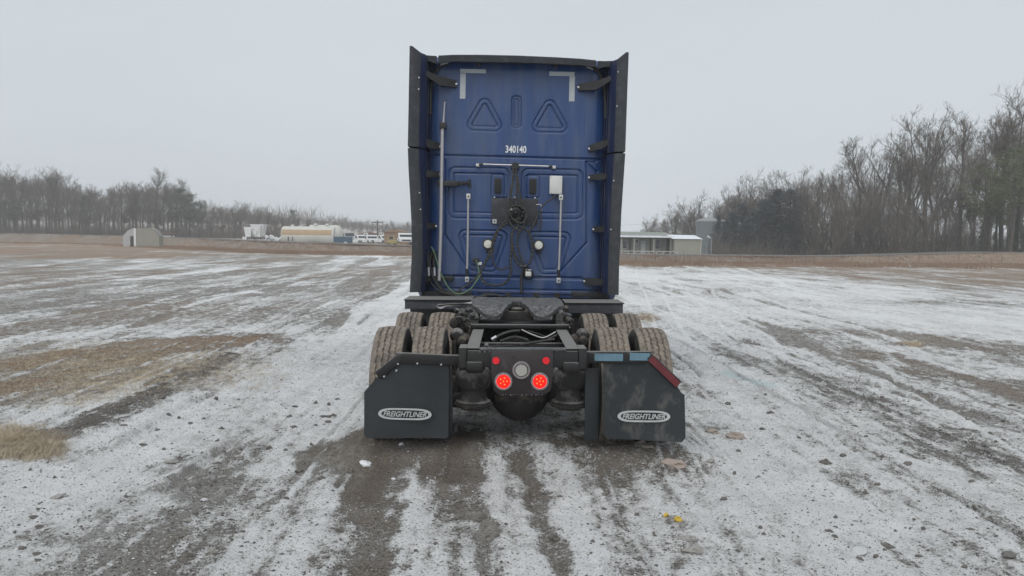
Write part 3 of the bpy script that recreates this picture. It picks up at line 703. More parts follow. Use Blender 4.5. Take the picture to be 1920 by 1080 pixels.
for i in range(120):
    px = -40 + (i / 120) * 620 + rt.uniform(-5, 5); Y = [176, 190, 206, 224][i % 4] + rt.uniform(-5, 5)
    x, H = top_to_H(px, prof(PL, px) + rt.uniform(-3, 22), Y)
    zn = zone(px, ((120, 'at the far end of the long wood'), (225, 'between the wood end and the arched hut'), (310, 'straight behind the arched hut'), (440, 'between the arched hut and the hopper bins'), (520, 'behind the white hopper bins'), (9999, 'behind the cream storage tank')))
    plant(BARE if i % 3 else BARE_B, 'bare_tree', x, Y, H, 'bare leafless tree in the dense wood ' + zn, 'bare trees ' + zn, wide=1.15)
for px, ty, Y, lb in ((26, 372, 172, 'dark green pine low among the bare trees at the end of the wood'), (162, 366, 176, 'dark green pine in the middle of the bare wood'), (340, 352, 172, 'broad dark pine right behind the arched hut'), (356, 362, 180, 'second dark pine behind the brown shelter'), (372, 378, 184, 'low dark pine where the wood steps down')):
    x, H = top_to_H(px, ty, Y); plant(PINE_D, 'pine_tree', x, Y, H, lb, 'dark pines in the long wood', wide=1.35)
x, H = top_to_H(549, 393, 215); tr, cr_ = conifer(9, 12, 'round'); plant([(tr.mesh('trunk', M['bark']), cr_.mesh('crown', M['needle'], False), 12)], 'evergreen_tree', x, 215, H, 'round dark evergreen standing above the cream storage tank', None, wide=1.0)
for i in range(30):
    px = 575 + i * 7 + rt.uniform(-3, 3); Y = rt.uniform(250, 300)
    x, H = top_to_H(px, rt.uniform(413, 428), Y)
    plant(BARE, 'bare_tree', x, Y, max(H, 3), 'small hazy bare tree on the skyline behind the parked trucks', 'far trees behind the parked trucks', wide=1.8)
# undergrowth and a far wood closing the view
def brush(name, boxes, n, hmin, hmax, m, seed):
    rg = random.Random(seed); mb = MB()
    for (px0, px1, Y0, Y1), cnt in zip(boxes, n):
        for i in range(cnt):
            Y = rg.uniform(Y0, Y1); px = rg.uniform(px0, px1); x = hx(px, Y); g = float(broad_h(np.array([x]), np.array([Y]))[0])
            h = rg.uniform(hmin, hmax) * rg.uniform(.5, 1); p = Vector((x, Y, g - .05))
            for k in range(9):
                d = Vector((rg.gauss(0, .35), rg.gauss(0, .35), 1)) * h * rg.uniform(.5, 1); a = Vector((rg.gauss(0, 1), rg.gauss(0, 1), 0)).normalized() * .018
                q = p + Vector((rg.gauss(0, .3), rg.gauss(0, .3), 0)); m_ = q + d * .5 + Vector((rg.gauss(0, .08), rg.gauss(0, .08), 0)) * h
                mb.add([q - a, q + a, m_ + a * .7, m_ - a * .7, q + d], [(0, 1, 2, 3), (3, 2, 4)])
                for j in range(3):
                    u = rg.uniform(.3, .9); e = q + d * u; mb.add([e - a * .5, e + a * .5, e + Vector((rg.gauss(0, .4), rg.gauss(0, .4), rg.uniform(.2, .6))) * h * .45], [(0, 1, 2)])
    return mb.obj(name, m, smooth=False, kind='stuff')
brush('undergrowth', [(1340, 1930, 88, 112), (1160, 1360, 112, 150)], [900, 200], 1.2, 4.5, M['twig_b'], 3)
brush('undergrowth', [(-80, 600, 172, 215)], [2200], 1.5, 6.5, M['twig'], 4)
rg = random.Random(9); fw = MB()
for i in range(2600):
    px = rg.uniform(-260, 2200); Y = rg.uniform(310, 420); x = hx(px, Y); h = rg.uniform(3, 9) * (1.3 if px < 600 or px > 1500 else .8)
    g = float(broad_h(np.array([x]), np.array([Y]))[0]); p = Vector((x, Y, g))
    for k in range(10):
        q = p + Vector((rg.gauss(0, 1.6), rg.gauss(0, 1), h * rg.uniform(0, .5))); e = q + Vector((rg.gauss(0, .25), 0, rg.uniform(.3, .6))) * h; a = Vector((rg.uniform(.04, .14), 0, 0))
        fw.add([q - a, q + a, e], [(0, 1, 2)])
fw.obj('far_woodland', M['twig'], smooth=False, kind='stuff')

# ------------------------------------------------------------------ buildings and vehicles across the road
def gh(x, y): return float(broad_h(np.array([x]), np.array([y]))[0])
def place(px, Y, py=None):
    """ground point of a column; with py the base is what that pixel shows"""
    x = hx(px, Y); return Vector((x, Y, at(px, py, Y).z if py else gh(x, Y)))
def lift(p):   # a low pad of earth keeps a base honest where the ground model is lower
    return p
# arched hut
Y = 100.0; a = at(231, 458, Y); k = Y / F_PX
o = empty('arched_hut', a, label='small grey and beige arched metal hut standing alone in the field by the road', cat='hut')
wd, ht = 67 * k * 1.0, 31 * k
oc = [(0, -.3), (0, ht * .55), (ht * .28, ht * .86), (ht * .6, ht), (wd - ht * .6, ht), (wd - ht * .28, ht * .86), (wd, ht * .5), (wd, -.3)]
left = [(0, -.3), (0, ht * .55), (ht * .28, ht * .86), (ht * .6, ht), (wd * .33, ht), (wd * .33, -.3)]
right = [(wd * .33, -.3), (wd * .33, ht), (wd - ht * .6, ht), (wd - ht * .28, ht * .86), (wd, ht * .5), (wd, -.3)]
MB().prism(left, 0, 1.2).obj('end_wall', M['cream'], o, False)
MB().prism(right, 0.01, 1.2).obj('side_wall', M['beige'], o, False)
MB().box(wd * .33 - .12, wd * .33 + .14, -.05, 0, -.3, ht - .05).obj('corner_trim', M['white'], o, False)
MB().box(wd * .2, wd * .29, -.03, 0.02, -.3, ht * .5).obj('door', M['drk'], o, False)
V = [(x, 2 - 2.08 , z + .05) for x, z in oc[1:-1]] + [(x, 1.3, z + .05) for x, z in oc[1:-1]]; n = 6
MB().add(V, [(i, i + 1, i + 1 + n, i + n) for i in range(n - 1)]).obj('roof', M['siding'], o, False)
# brown shelter right of it
a = at(297, 444, 160.); o = empty('open_shelter', a, label='low brown flat roofed shelter behind the arched hut', cat='shelter')
s_ = 160 / F_PX
MB().box(0, 25 * s_, 0, 2, 5.5 * s_, 8 * s_).obj('roof', M['rust'], o, False)
for q in (.5, 23): MB().box(q * s_, (q + 2) * s_, .2, .45, -14 * s_, 5.5 * s_).obj('post', M['wood'], o, False)
MB().box(2.5 * s_, 23 * s_, .6, 1.8, -14 * s_, 2.5 * s_).obj('snowy_table', M['white'], o, False)
# hopper bins
Yh = 135.; s_ = Yh / F_PX; a = at(456, 456, Yh); o = empty('hopper_bins', a, label='pair of white hopper bins on a frame behind a bare bush', cat='hopper')
def funnel(x0, x1, z0, z1, t_):
    w_ = (x1 - x0); return [(x0, z1), (x1, z1), (x1 - w_ * .12, z1 - (z1 - z0) * .55), (x1 - w_ * t_, z0), (x0 + w_ * t_, z0), (x0 + w_ * .12, z1 - (z1 - z0) * .55)]
MB().prism([(p * s_, q * s_) for p, q in funnel(1, 17, 12, 30, .2)], 0, 1.6, bev=.03).obj('small_bin', M['white'], o, False)
MB().prism([(p * s_, q * s_) for p, q in funnel(13, 38, 12, 35, .15)], .2, 2.2, bev=.03).obj('large_bin', M['white'], o, False)
MB().box(12 * s_, 39 * s_, .15, 2.25, 34 * s_, 35.6 * s_).obj('rim', M['roofsnow'], o, False)
for q in (3, 13, 24, 35): MB().box(q * s_, (q + 1.2) * s_, .3, .5, -10 * s_, 14 * s_).obj('leg', M['galv'], o, False)
MB().box(-2 * s_, 6 * s_, .1, 1.2, 2 * s_, 12 * s_, .05).obj('control_cabin', M['white'], o, False)
MB().tube([(33 * s_, -.1, 0), (34 * s_, -.1, 33 * s_)], .06, 6).obj('ladder', M['wood'], o)
p = at(478, 458, Yh - 4); plant(THICKET, 'bare_bush', p.x, p.y, 2.4, 'round bare bush in front of the white hopper bins', None, 'bush', wide=1.1)
# snow covered heap
a = at(510, 456, 140.); s_ = 140 / F_PX; o = empty('scrap_heap', a, label='low heap of snow covered scrap between the hopper bins and the cream tank', cat='heap')
hb2 = MB(); rg = random.Random(2)
for i in range(26):
    c_ = Vector((rg.uniform(-16, 16) * s_, rg.uniform(0, 2), rg.uniform(-2, 13) * s_)); T = Matrix.Translation(c_) @ Matrix.Rotation(rg.uniform(-1, 1), 4, 'Y') @ Matrix.Rotation(rg.random() * 3, 4, 'Z')
    hb2.box(-.9, .9, -.3, .3, -.12, .12, T=T)
hb2.obj('scrap', M['white'], o, False); 
MB().box(-17 * s_, 17 * s_, .4, 2, -14 * s_, 5 * s_, .2).obj('heap_base', M['axle'], o, False)
# cream storage tank with tan stripe
Yt = 120.; s_ = Yt / F_PX; a = at(526, 458, Yt); o = empty('storage_tank', a, label='long cream white storage tank with a tan stripe across the road', cat='tank')
R0 = 17.5 * s_
MB().lathe([(0, .0), (0, R0 * .94), (2 * s_, R0), (96 * s_, R0), (98 * s_, R0 * .94), (98 * s_, 0)], (0, R0, 16.5 * s_), 'x', 40).obj('main_shell', M['tankw'], o, angle=50)
R1 = 18.5 * s_
MB().lathe([(46 * s_, 0), (46 * s_, R1 * .8), (48 * s_, R1), (98 * s_, R1), (103 * s_, R1 * .93), (107 * s_, R1 * .72), (109 * s_, R1 * .4), (110 * s_, 0)], (0, R1 + 1.1, 19 * s_), 'x', 40).obj('rear_shell', M['tankw'], o, angle=60)
def arcstrip(x0, x1, a0, a1, R, c, n=8):
    v = []; f_ = []
    for i in range(n + 1):
        q = a0 + (a1 - a0) * i / n
        for x_ in (x0, x1): v.append((x_, c[1] - math.cos(q) * R, c[2] + math.sin(q) * R))
    for i in range(n): f_.append((2 * i, 2 * i + 1, 2 * i + 3, 2 * i + 2))
    return MB().add(v, f_)
arcstrip(1.5 * s_, 95 * s_, R_(5), R_(40), R0 + .015, (0, R0, 16.5 * s_)).obj('stripe', M['tan'], o)
for q in (8, 30, 62, 90): MB().box(q * s_, (q + 4) * s_, R0 - .8, R0 + .8, -12 * s_, 3 * s_).obj('saddle', M['drk'], o, False)
for q in (14, 22): MB().box(q * s_, (q + .8) * s_, -.1, .05, -6 * s_, 14 * s_).obj('ladder', M['drk'], o, False)
for q in (18, 60, 82): MB().lathe([(0, .25), (.25, .25), (.25, .0)], (q * s_, R0 + (.5 if q > 50 else 0), 16.5 * s_ + R0 + (.25 if q > 50 else 0)), 'z', 12).obj('hatch', M['white'], o)
MB().box(70 * s_, 108 * s_, -1.2, 3, -12 * s_, -1 * s_).obj('snowy_trailer_bed', M['roofsnow'], o, False)
# blue container
Yc = 112.; s_ = Yc / F_PX; a = at(625, 460, Yc); o = empty('waste_container', a, label='faded blue waste container at the end of the cream tank', cat='container')
MB().box(0, 31 * s_, 0, 2, -6 * s_, 16.5 * s_, .05).obj('body', M['cblue'], o, False)
for i in range(6): MB().box((2 + i * 5) * s_, (3 + i * 5) * s_, -.08, 0, -3 * s_, 15 * s_).obj('rib', M['cblue'], o, False)
MB().box(20 * s_, 26 * s_, -.09, 0, 2 * s_, 7 * s_).obj('notice', M['tape'], o, False)
# trucks and lorries parked beyond the road
def work_truck(name, p, L_, H, body, label, group, bonnet=1, bed=None, rz=0.0):
    """nose along +x"""
    o = empty(name, p, rz, label=label, cat='truck', group=group); W = 2.1
    cabx0, cabx1 = L_ * .50, L_ * .74
    prof_ = [(0, H * .30), (0, H * .52), (cabx0, H * .52), (cabx0 + .12, H), (cabx1 - .3, H), (cabx1 + .15, H * .66), (L_ - .12, H * .60), (L_, H * .48), (L_, H * .26), (0, H * .26)]
    if bed: prof_ = [(0, H * .26), (0, H * bed), (cabx0 - .2, H * bed), (cabx0 - .2, H * .5), (cabx0, H * .5), (cabx0 + .1, H * .97), (cabx1 - .3, H * .97), (cabx1 + .15, H * .66), (L_ - .12, H * .60), (L_, H * .48), (L_, H * .26)]
    MB().prism(prof_, -W / 2, W / 2, bev=.05).obj('body', body, o, False)
    win = [(cabx0 + .28, H * .66), (cabx0 + .32, H * .9), (cabx1 - .35, H * .9), (cabx1 - .05, H * .66)]
    for sy in (-1, 1): MB().prism(win, sy * (W / 2 + .012) - .01, sy * (W / 2 + .012) + .01).obj('side_window', M['glass'], o, False)
    MB().add([(cabx1 - .22, -W * .42, H * .93), (cabx1 - .22, W * .42, H * .93), (cabx1 + .17, W * .42, H * .68), (cabx1 + .17, -W * .42, H * .68)], [(0, 1, 2, 3)]).obj('windscreen', M['glass'], o, False)
    MB().box(L_ - .01, L_ + .04, -W * .3, W * .3, H * .33, H * .46).obj('grille', M['drk'], o, False)
    for wx in (L_ * .18, L_ * .86):
        for sy in (-1, 1):
            t_ = MB().lathe([(-.13, .2), (-.13, .40), (-.08, .46), (.08, .46), (.13, .40), (.13, .2)], (wx, sy * W * .45, .46), 'y', 20).obj('tyre', M['tyre_side'], o)
            MB().lathe([(-.145, 0), (-.145, .24), (.145, .24), (.145, 0)], (wx, sy * W * .45, .46), 'y', 14).obj('rim', M['rim'], t_)
    return o
G1 = 'white trucks parked across the road'
s_ = 112 / F_PX
def tp(px, Y, py=459): p = at(px, py, Y); return p
for px, Yv, L_, H_, m_, rz_, bed_, lb in (
    (648, 156, 4.8, 2.5, 'cream', -1.15, .6, 'tall grey white truck half hidden by the blue container'),
    (662, 148, 4.6, 1.9, 'white', -.85, None, 'white pickup next to the blue container'),
    (684, 145, 4.6, 1.8, 'white', -1.0, None, 'white pickup in the middle of the parked row'),
    (703, 142, 4.6, 1.8, 'white', -.8, None, 'white pickup just left of the yellow loader'),
    (668, 172, 5.5, 2.7, 'white', -.5, .8, 'white utility truck in the back row under the pole'),
    (694, 176, 5.5, 2.9, 'white', -1.2, .7, 'tall white truck in the back row left of the orange shed'),
    (744, 150, 4.4, 1.7, 'rust', -1.0, None, 'rust brown pickup behind the yellow loader'),
    (757, 118, 4.2, 1.75, 'white', -1.35, None, 'white pickup facing the camera next to the semi truck')):
    work_truck('work_truck', tp(px, Yv, 459), L_, H_, M[m_], lb, G1, bed=bed_, rz=rz_)
# yellow loader
a = tp(726, 108, 464); o = empty('yellow_loader', a, label='faded yellow loader parked between the white pickups', cat='loader')
o.scale = (.8, .8, .8)
MB().box(0, 1.6, 0, 1.4, .5, 1.3, .08).obj('chassis', M['yellow'], o, False)
MB().prism([(.1, 1.3), (.2, 2.0), (1.0, 2.0), (1.15, 1.3)], .15, 1.25, bev=.03).obj('cab', M['yellow'], o, False)
MB().box(.3, .95, .12, .16, 1.4, 1.9).obj('cab_window', M['glass'], o, False)
for wx in (.25, 1.35):
    for sy in (0.0, 1.4): MB().lathe([(-.12, 0), (-.12, .38), (.12, .38), (.12, 0)], (wx, sy, .38), 'y', 16).obj('wheel', M['tyre_side'], o)
MB().prism([(1.5, .3), (2.1, .25), (2.15, .8), (1.6, .7)], 0, 1.4).obj('bucket', M['yellow'], o, False)
# orange brown buildings behind
a = tp(720, 124, 458); o = empty('orange_shed', a, label='orange brown shed behind the yellow loader', cat='shed')
MB().box(0, 3.6, 0, 4, -1, 1.9).obj('wall', M['orange'], o, False)
MB().prism([(-.2, 1.9), (1.8, 2.4), (3.8, 1.9)], -.2, 4.2).obj('roof', M['orange'], o, False)
MB().box(.8, 1.5, -.05, 0, 0, 1.3).obj('door', M['drk'], o, False)
a = tp(664, 170, 450); o = empty('low_barn', a, label='low rust red barn roof on the skyline behind the parked trucks', cat='barn')
MB().box(0, 6, 0, 5, -2, 1.0).obj('wall', M['siding'], o, False)
MB().prism([(-.3, 1.0), (3, 1.9), (6.3, 1.0)], -.3, 5.3).obj('roof', M['rust'], o, False)
# utility pole and wires
def pole(px, Y, pytop, label):
    p = place(px, Y); H = at(px, pytop, Y).z - p.z
    o = empty('utility_pole', p, label=label, cat='utility pole')
    MB().tube([(0, 0, -.5), (0, 0, H)], [.17, .12], 10).obj('pole_shaft', M['wood'], o)
    MB().box(-1.1, 1.1, -.06, .06, H - .5, H - .34).obj('crossarm', M['wood'], o, False)
    for q in (-1, -.4, .4, 1): MB().lathe([(0, .05), (.16, .05), (.16, 0)], (q, 0, H - .34), 'z', 8).obj('insulator', M['drk'], o)
    return Vector((p.x, p.y, p.z + H))
pt = pole(708, 150, 413, 'wooden utility pole with a crossarm above the parked trucks')
def sag(a, b_, d, n=14): return [a.lerp(b_, i / n) - Vector((0, 0, 4 * d * (i / n) * (1 - i / n))) for i in range(n + 1)]
for i, q in enumerate((-1, 1)):
    MB().tube(sag(at(560, 412, 190) + Vector((0, 0, i * .1)), pt + Vector((q, 0, -.2)), .5), .013, 4).obj('overhead_wire', M['wire'], label='thin overhead wire running %s the crossarm' % ('to the near end of', 'to the far end of')[i], cat='wire')
MB().tube(sag(pt + Vector((1, 0, -.2)), at(1240, 418, 165), 1.0, 24), .013, 4).obj('overhead_wire', M['wire'], label='long thin overhead wire passing behind the semi truck', cat='wire')
# long low building, annex, water tank
Yb = 80.; s_ = Yb / F_PX; b0 = at(1100, 477, Yb); bx1 = (1262 - 1100) * s_
o = empty('long_building', b0, label='long low grey building with a snow edged porch roof beside the semi truck', cat='building')
MB().box(0, bx1, 1.6, 7, -.6, 33 * s_).obj('wall', M['siding'], o, False)
MB().add([(-.2, 0, 35.5 * s_), (bx1 + .1, 0, 34.5 * s_), (bx1 + .1, 4.3, 44 * s_), (-.2, 4.3, 45 * s_), (bx1 + .1, 8.5, 35 * s_), (-.2, 8.5, 35 * s_),
          (-.2, 0, 34.5 * s_), (bx1 + .1, 0, 33.5 * s_), (bx1 + .1, 4.3, 43 * s_), (-.2, 4.3, 44 * s_), (bx1 + .1, 8.5, 34 * s_), (-.2, 8.5, 34 * s_)],
         [(0, 1, 2, 3), (3, 2, 4, 5), (6, 9, 8, 7), (9, 11, 10, 8), (0, 6, 7, 1), (1, 7, 8, 2), (2, 8, 10, 4), (0, 3, 9, 6), (3, 5, 11, 9)]).obj('roof', M['rooffrost'], o, False)
MB().box(-.25, bx1 + .12, -.10, -.02, 33.3 * s_, 36.6 * s_).obj('snowy_gutter', M['roofsnow'], o, False)
MB().box(-.2, bx1 + .05, .02, 1.6, 31.5 * s_, 33.2 * s_).obj('porch_soffit', M['drk'], o, False)
for px in (1165, 1189, 1226, 1258): MB().box((px - 1100) * s_ - .05, (px - 1100) * s_ + .07, .15, .27, -.5, 31.5 * s_).obj('post', M['beige'], o, False)
for px, w_ in ((1184, 4), (1223, 3), (1255, 5)): MB().box((px - 1100) * s_, (px + w_ - 1100) * s_, 1.5, 1.598, 4 * s_, 31 * s_).obj('dark_panel', M['wood'], o, False)
for px, z0, z1, w_ in ((1196, 22, 28, 5), (1234, 12, 29, 8), (1172, 12, 26, 7)):
    f_ = MB().box((px - 1100) * s_, (px + w_ - 1100) * s_, 1.53, 1.597, z0 * s_, z1 * s_).obj('window', M['glass'], o, False)
    MB().box((px - 1 - 1100) * s_, (px + w_ + 1 - 1100) * s_, 1.56, 1.596, (z0 - 1) * s_, (z1 + 1) * s_).obj('window_frame', M['tankw'], f_, False)
MB().box((1206 - 1100) * s_, (1215 - 1100) * s_, 1.54, 1.597, 1 * s_, 27 * s_).obj('door', M['cream'], o, False)
a = at(1262, 478, Yb - .6); w_ = 51 * s_
o = empty('beige_annex', a, label='small beige metal shed under thin snow joined to the long building', cat='shed')
MB().box(.1, w_, 0, 5, -.5, 30 * s_).obj('wall', M['beige'], o, False)
MB().box(w_, w_ + .05, -.04, 5.04, -.5, 30 * s_).obj('corner_trim', M['tankw'], o, False)
MB().add([(-.1, -.15, 30 * s_), (w_ + .2, -.15, 30 * s_), (w_ - .05, 2.5, 37.5 * s_), (-.15, 2.5, 38 * s_), (w_ + .2, 5.3, 30 * s_), (-.1, 5.3, 30 * s_)], [(0, 1, 2, 3), (3, 2, 4, 5), (0, 3, 5), (1, 4, 2), (0, 5, 4, 1)]).obj('roof', M['roofsnow'], o, False)
# porch railing
Yr = 77.5; a = at(1165, 480, Yr); s2 = Yr / F_PX
o = empty('porch_railing', a, label='pale wooden railing in front of the long grey building', cat='railing')
for q in range(0, 105, 13): MB().box(q * s2, q * s2 + .05, 0, .05, -.6, 10 * s2).obj('post', M['tankw'], o, False)
for z_ in (4.5, 9.5): MB().box(0, 100 * s2, .0, .05, z_ * s2 - .03, z_ * s2 + .03).obj('rail', M['tankw'], o, False)
# water tank
Yw = 110.; s_ = Yw / F_PX; a = at(1331, 478, Yw); Rw = 27 * s_
o = empty('water_tank', a, label='tall grey green water tank with a shallow dome half hidden by cedars', cat='tank')
MB().lathe([(-1, Rw), (62 * s_, Rw), (62 * s_, Rw * .99)], (0, 0, 0), 'z', 48).obj('shell', M['tankg'], o)
MB().lathe([(62 * s_, Rw + .06), (64 * s_, Rw + .02), (67 * s_, Rw * .72), (69.5 * s_, Rw * .35), (70 * s_, 0)], (0, 0, 0), 'z', 48).obj('dome', M['galv'], o)
for z_ in (15, 31, 47): MB().lathe([(z_ * s_, Rw), (z_ * s_, Rw + .03), ((z_ + .6) * s_, Rw + .03), ((z_ + .6) * s_, Rw)], (0, 0, 0), 'z', 48).obj('hoop', M['tankg'], o)
# lamp post and fence posts at the far road
Yp = 72.; a = at(1333, 482, Yp); s2 = Yp / F_PX
o = empty('lamp_post', a, label='slim grey lamp post with a short angled head before the water tank', cat='lamp post')
MB().tube([(0, 0, -.6), (0, 0, 34 * s2)], .06, 8).obj('shaft', M['galv'], o)
MB().tube([(0, 0, 34 * s2), (-.12, -.05, 35 * s2), (-.32, -.1, 38 * s2)], [.06, .05, .05], 8).obj('arm', M['galv'], o)
MB().prism([(-.45, 37 * s2), (-.3, 41 * s2), (-.05, 36 * s2), (-.2, 34.5 * s2)], -.15, .1, bev=.02).obj('lamp_head', M['tape'], o, False)
a = at(1324, 488, 70.); o = empty('thin_post', a, label='thin bare post just left of the lamp post', cat='post'); MB().tube([(0, 0, -.3), (0, 0, 1.5)], .035, 6).obj('post', M['galv'], o)
o = empty('wire_fence', at(1160, 493, 62.), label='thin wire fence on slim posts along the bank by the far road', cat='fence'); base = o.location.copy()
posts = []
for px, Yf in ((1160, 60.5), (1193, 61), (1230, 61.5), (1283, 62), (1333, 62.6), (1390, 63.2), (1450, 64), (1512, 65), (1580, 66), (1650, 67.2), (1725, 68.5), (1800, 70), (1880, 71.5), (1960, 73)):
    x = hx(px, Yf); p = Vector((x, Yf, gh(x, Yf))); posts.append(p)
    MB().tube([p - base - Vector((0, 0, .2)), p - base + Vector((0, 0, .95))], .016, 6).obj('post', M['wood'], o)
for z_ in (.35, .62, .9):
    MB().tube([p - base + Vector((0, 0, z_)) for p in posts], .004, 4).obj('wire', M['wire'], o)
o = empty('wire_fence', at(0, 440, 170.), label='faint fence of thin posts at the foot of the long wood', cat='fence'); base = o.location.copy()
for i in range(16):
    px = 10 + i * 27; x = hx(px, 168); p = Vector((x, 168, gh(x, 168)))
    MB().tube([p - base, p - base + Vector((0, 0, 1.3))], .05, 5).obj('post', M['wood'], o)

# ------------------------------------------------------------------ the semi truck
TX = at(980, 700, 6.15).x
ROOT = empty('semi_truck', (TX, 7, 0), label='dark blue semi truck with tall sleeper cab and no trailer, standing in the snowy yard', cat='truck')
TR = Matrix.Translation((TX, 7, 0))
MCH = Matrix.Translation((0, -7, 0)) @ Matrix.Rotation(R_(-0.42), 4, 'Y')
MCB = Matrix.Translation((0, -7, 1.0)) @ Matrix.Rotation(R_(0.45), 4, 'Y') @ Matrix.Translation((0, 0, -1.0))
ICH = (TR @ MCH).inverted(); ICB = (TR @ MCB).inverted()
def ch(px, py, Y):
    v = ICH @ at(px, py, Y); return (v.x, Y, v.z)
def ck(px, py, Y):
    v = ICB @ at(px, py, Y); return (v.x, Y, v.z)
def C_(): return MB(MCH)
def K_(): return MB(MCB)
def put(mb, name, m, parent=None, **kw): return mb.obj(name, M[m] if isinstance(m, str) else m, parent or ROOT, **kw)
def cbox(x0, x1, y0, y1, z0, z1, bev=.006): return C_().box(x0, x1, y0, y1, z0, z1, bev)
def kbox(p0, p1, Y0, Y1, bev=.004):      # rectangle seen between two photo corners, Y0..Y1 deep
    a = ck(*p0, Y0); b_ = ck(*p1, Y0); return K_().box(min(a[0], b_[0]), max(a[0], b_[0]), Y0, Y1, min(a[2], b_[2]), max(a[2], b_[2]), bev)

AX_R, AX_F = 6.78, 8.09
# --- wheels
def tyre_mesh(W=.275, R=.515):
    N_ = 196; tw = W * .43
    gs = [-tw * .62, -tw * .21, tw * .21, tw * .62]
    side_l = [(-W * .36, .30), (-W * .47, .35), (-W * .5, .41), (-W * .485, .46), (-W * .455, .494)]
    cols = [('s', x, r) for x, r in side_l]
    cols.append(('t', -tw, 0))
    for g in gs: cols += [('a', g - .0065, 0), ('g', g - .0045, 0), ('g', g + .0045, 0), ('b', g + .0065, 0)]
    cols.append(('t', tw, 0)); cols += [('s', -x, r) for x, r in side_l[::-1]]
    vs = []; fs = []; mi = []
    for i in range(N_):
        a = 2 * math.pi * i / N_; zz = .0028 * (1 if (i // 3) % 2 else -1); nt_ = (i % 3) == 0
        for k, (ty, x, r) in enumerate(cols):
            nt_ = ty in 'ab' and (i + int(abs(x) * 90) + (ty == 'b')) % 3 == 0
            if ty == 's': X = x; rr = r
            elif ty == 't': X = x; rr = R - .012
            elif ty == 'g': X = x + zz; rr = R - .019
            else:
                X = x + zz + (-(.007 if nt_ else 0) if ty == 'a' else (.007 if nt_ else 0)); rr = R - (x / tw) ** 2 * .010
                if nt_ : rr -= .004
            vs.append((X, math.cos(a) * rr, math.sin(a) * rr))
    n = len(cols)
    for i in range(N_):
        j = (i + 1) % N_
        for k in range(n - 1):
            fs.append((i * n + k, j * n + k, j * n + k + 1, i * n + k + 1)); mi.append(1 if cols[k][0] == 's' and cols[k + 1][0] == 's' else 0)
    me = bpy.data.meshes.new('tyre'); me.from_pydata(vs, [], fs); me.materials.append(M['tyre']); me.materials.append(M['tyre_side'])
    me.polygons.foreach_set('material_index', mi); me.update()
    b_ = bmesh.new(); b_.from_mesh(me); bmesh.ops.recalc_face_normals(b_, faces=b_.faces)
    for q in b_.faces: q.smooth = q.material_index == 1
    b_.to_mesh(me); b_.free(); return me
TYRE = tyre_mesh()
RIM = MB().lathe([(-.12, .305), (-.12, .29), (-.02, .27), (.01, .17), (.03, .165), (.03, .10), (.12, .09), (.12, 0), (-.12, .305)][:8], (0, 0, 0), 'x', 28)
RIM.lathe([(-.12, .307), (.12, .307), (.12, .29), (-.12, .29)], (0, 0, 0), 'x', 28)
RIM = RIM.mesh('rim', M['rim'])
for xw, yw in [(-1.105, AX_R), (-.775, AX_R), (.775, AX_R), (1.105, AX_R), (-1.105, AX_F), (-.775, AX_F), (.775, AX_F), (1.105, AX_F), (-1.05, 14.1), (1.05, 14.1)]:
    o = bpy.data.objects.new('tyre', TYRE); COL.objects.link(o); o.parent = ROOT
    o.matrix_local = MCH @ Matrix.Translation((xw, yw, .515)) @ Matrix.Rotation(random.random() * 6, 4, 'X')
    r_ = bpy.data.objects.new('rim', RIM); COL.objects.link(r_); r_.parent = o
    if xw < 0: r_.rotation_euler = (0, 0, math.pi)

# --- frame
RX = .43; ZT = 0.965
for sx in (-1, 1):
    c_ = C_(); xo = sx * RX
    def fl(x0, x1, y0, y1, z0, z1): c_.box(min(x0, x1), max(x0, x1), y0, y1, z0, z1, .004)
    fl(xo, xo - sx * .10, 5.93, 8.6, ZT - .010, ZT); c_.prism([(5.93, ZT - .0105), (14.7, ZT - .0105), (14.7, ZT - .26), (6.9, ZT - .26), (6.4, ZT - .16), (5.93, ZT - .15)], min(xo, xo - sx * .009), max(xo, xo - sx * .009), 'x', .002); fl(xo, xo - sx * .09, 6.9, 14.7, ZT - .27, ZT - .2605)
    fl(xo, xo - sx * .09, 8.61, 14.7, ZT - .010, ZT)
    put(c_, 'frame_rail', 'frame')
    c_ = C_().prism([(5.915, ZT + .004), (5.915, ZT - .15), (5.94, ZT - .175), (6.12, ZT - .175), (6.12, ZT + .004)], xo - sx * .005, xo + sx * .055, 'x', .006)
    put(c_, 'rail_end_bracket', 'frame')
    a = ch(865 if sx < 0 else 1087, 690, 5.93)
    c_ = C_().prism([(5.90, ZT - .10), (5.90, ZT - .17), (5.95, ZT - .20), (6.05, ZT - .20), (6.05, ZT - .10)], xo, xo - sx * .13, 'x', .02)
    put(c_, 'tow_bracket', 'frame')
zc1 = ch(975, 655, 5.92)[2]; zc0 = ch(975, 688, 5.92)[2]
put(cbox(-RX + .01, RX - .01, 5.915, 6.0, zc0, zc1 - .012), 'rear_crossmember', 'frame')
put(cbox(-RX + .1, RX - .1, 5.905, 6.02, zc1 - .011, zc1 + .004, .003), 'crossmember_top_plate', 'chrome' if False else 'fifth')
for y_, z_ in ((7.0, .86), (7.72, .965)): put(cbox(-RX + .01, RX - .01, y_, y_ + .07, z_ - .16, z_), 'crossmember', 'frame')
a = ch(903, 600, 7.55)
put(cbox(-RX - .02, RX + .02, 7.15, 7.22, a[2] - .035, a[2] + .0), 'slider_plate', 'frame')
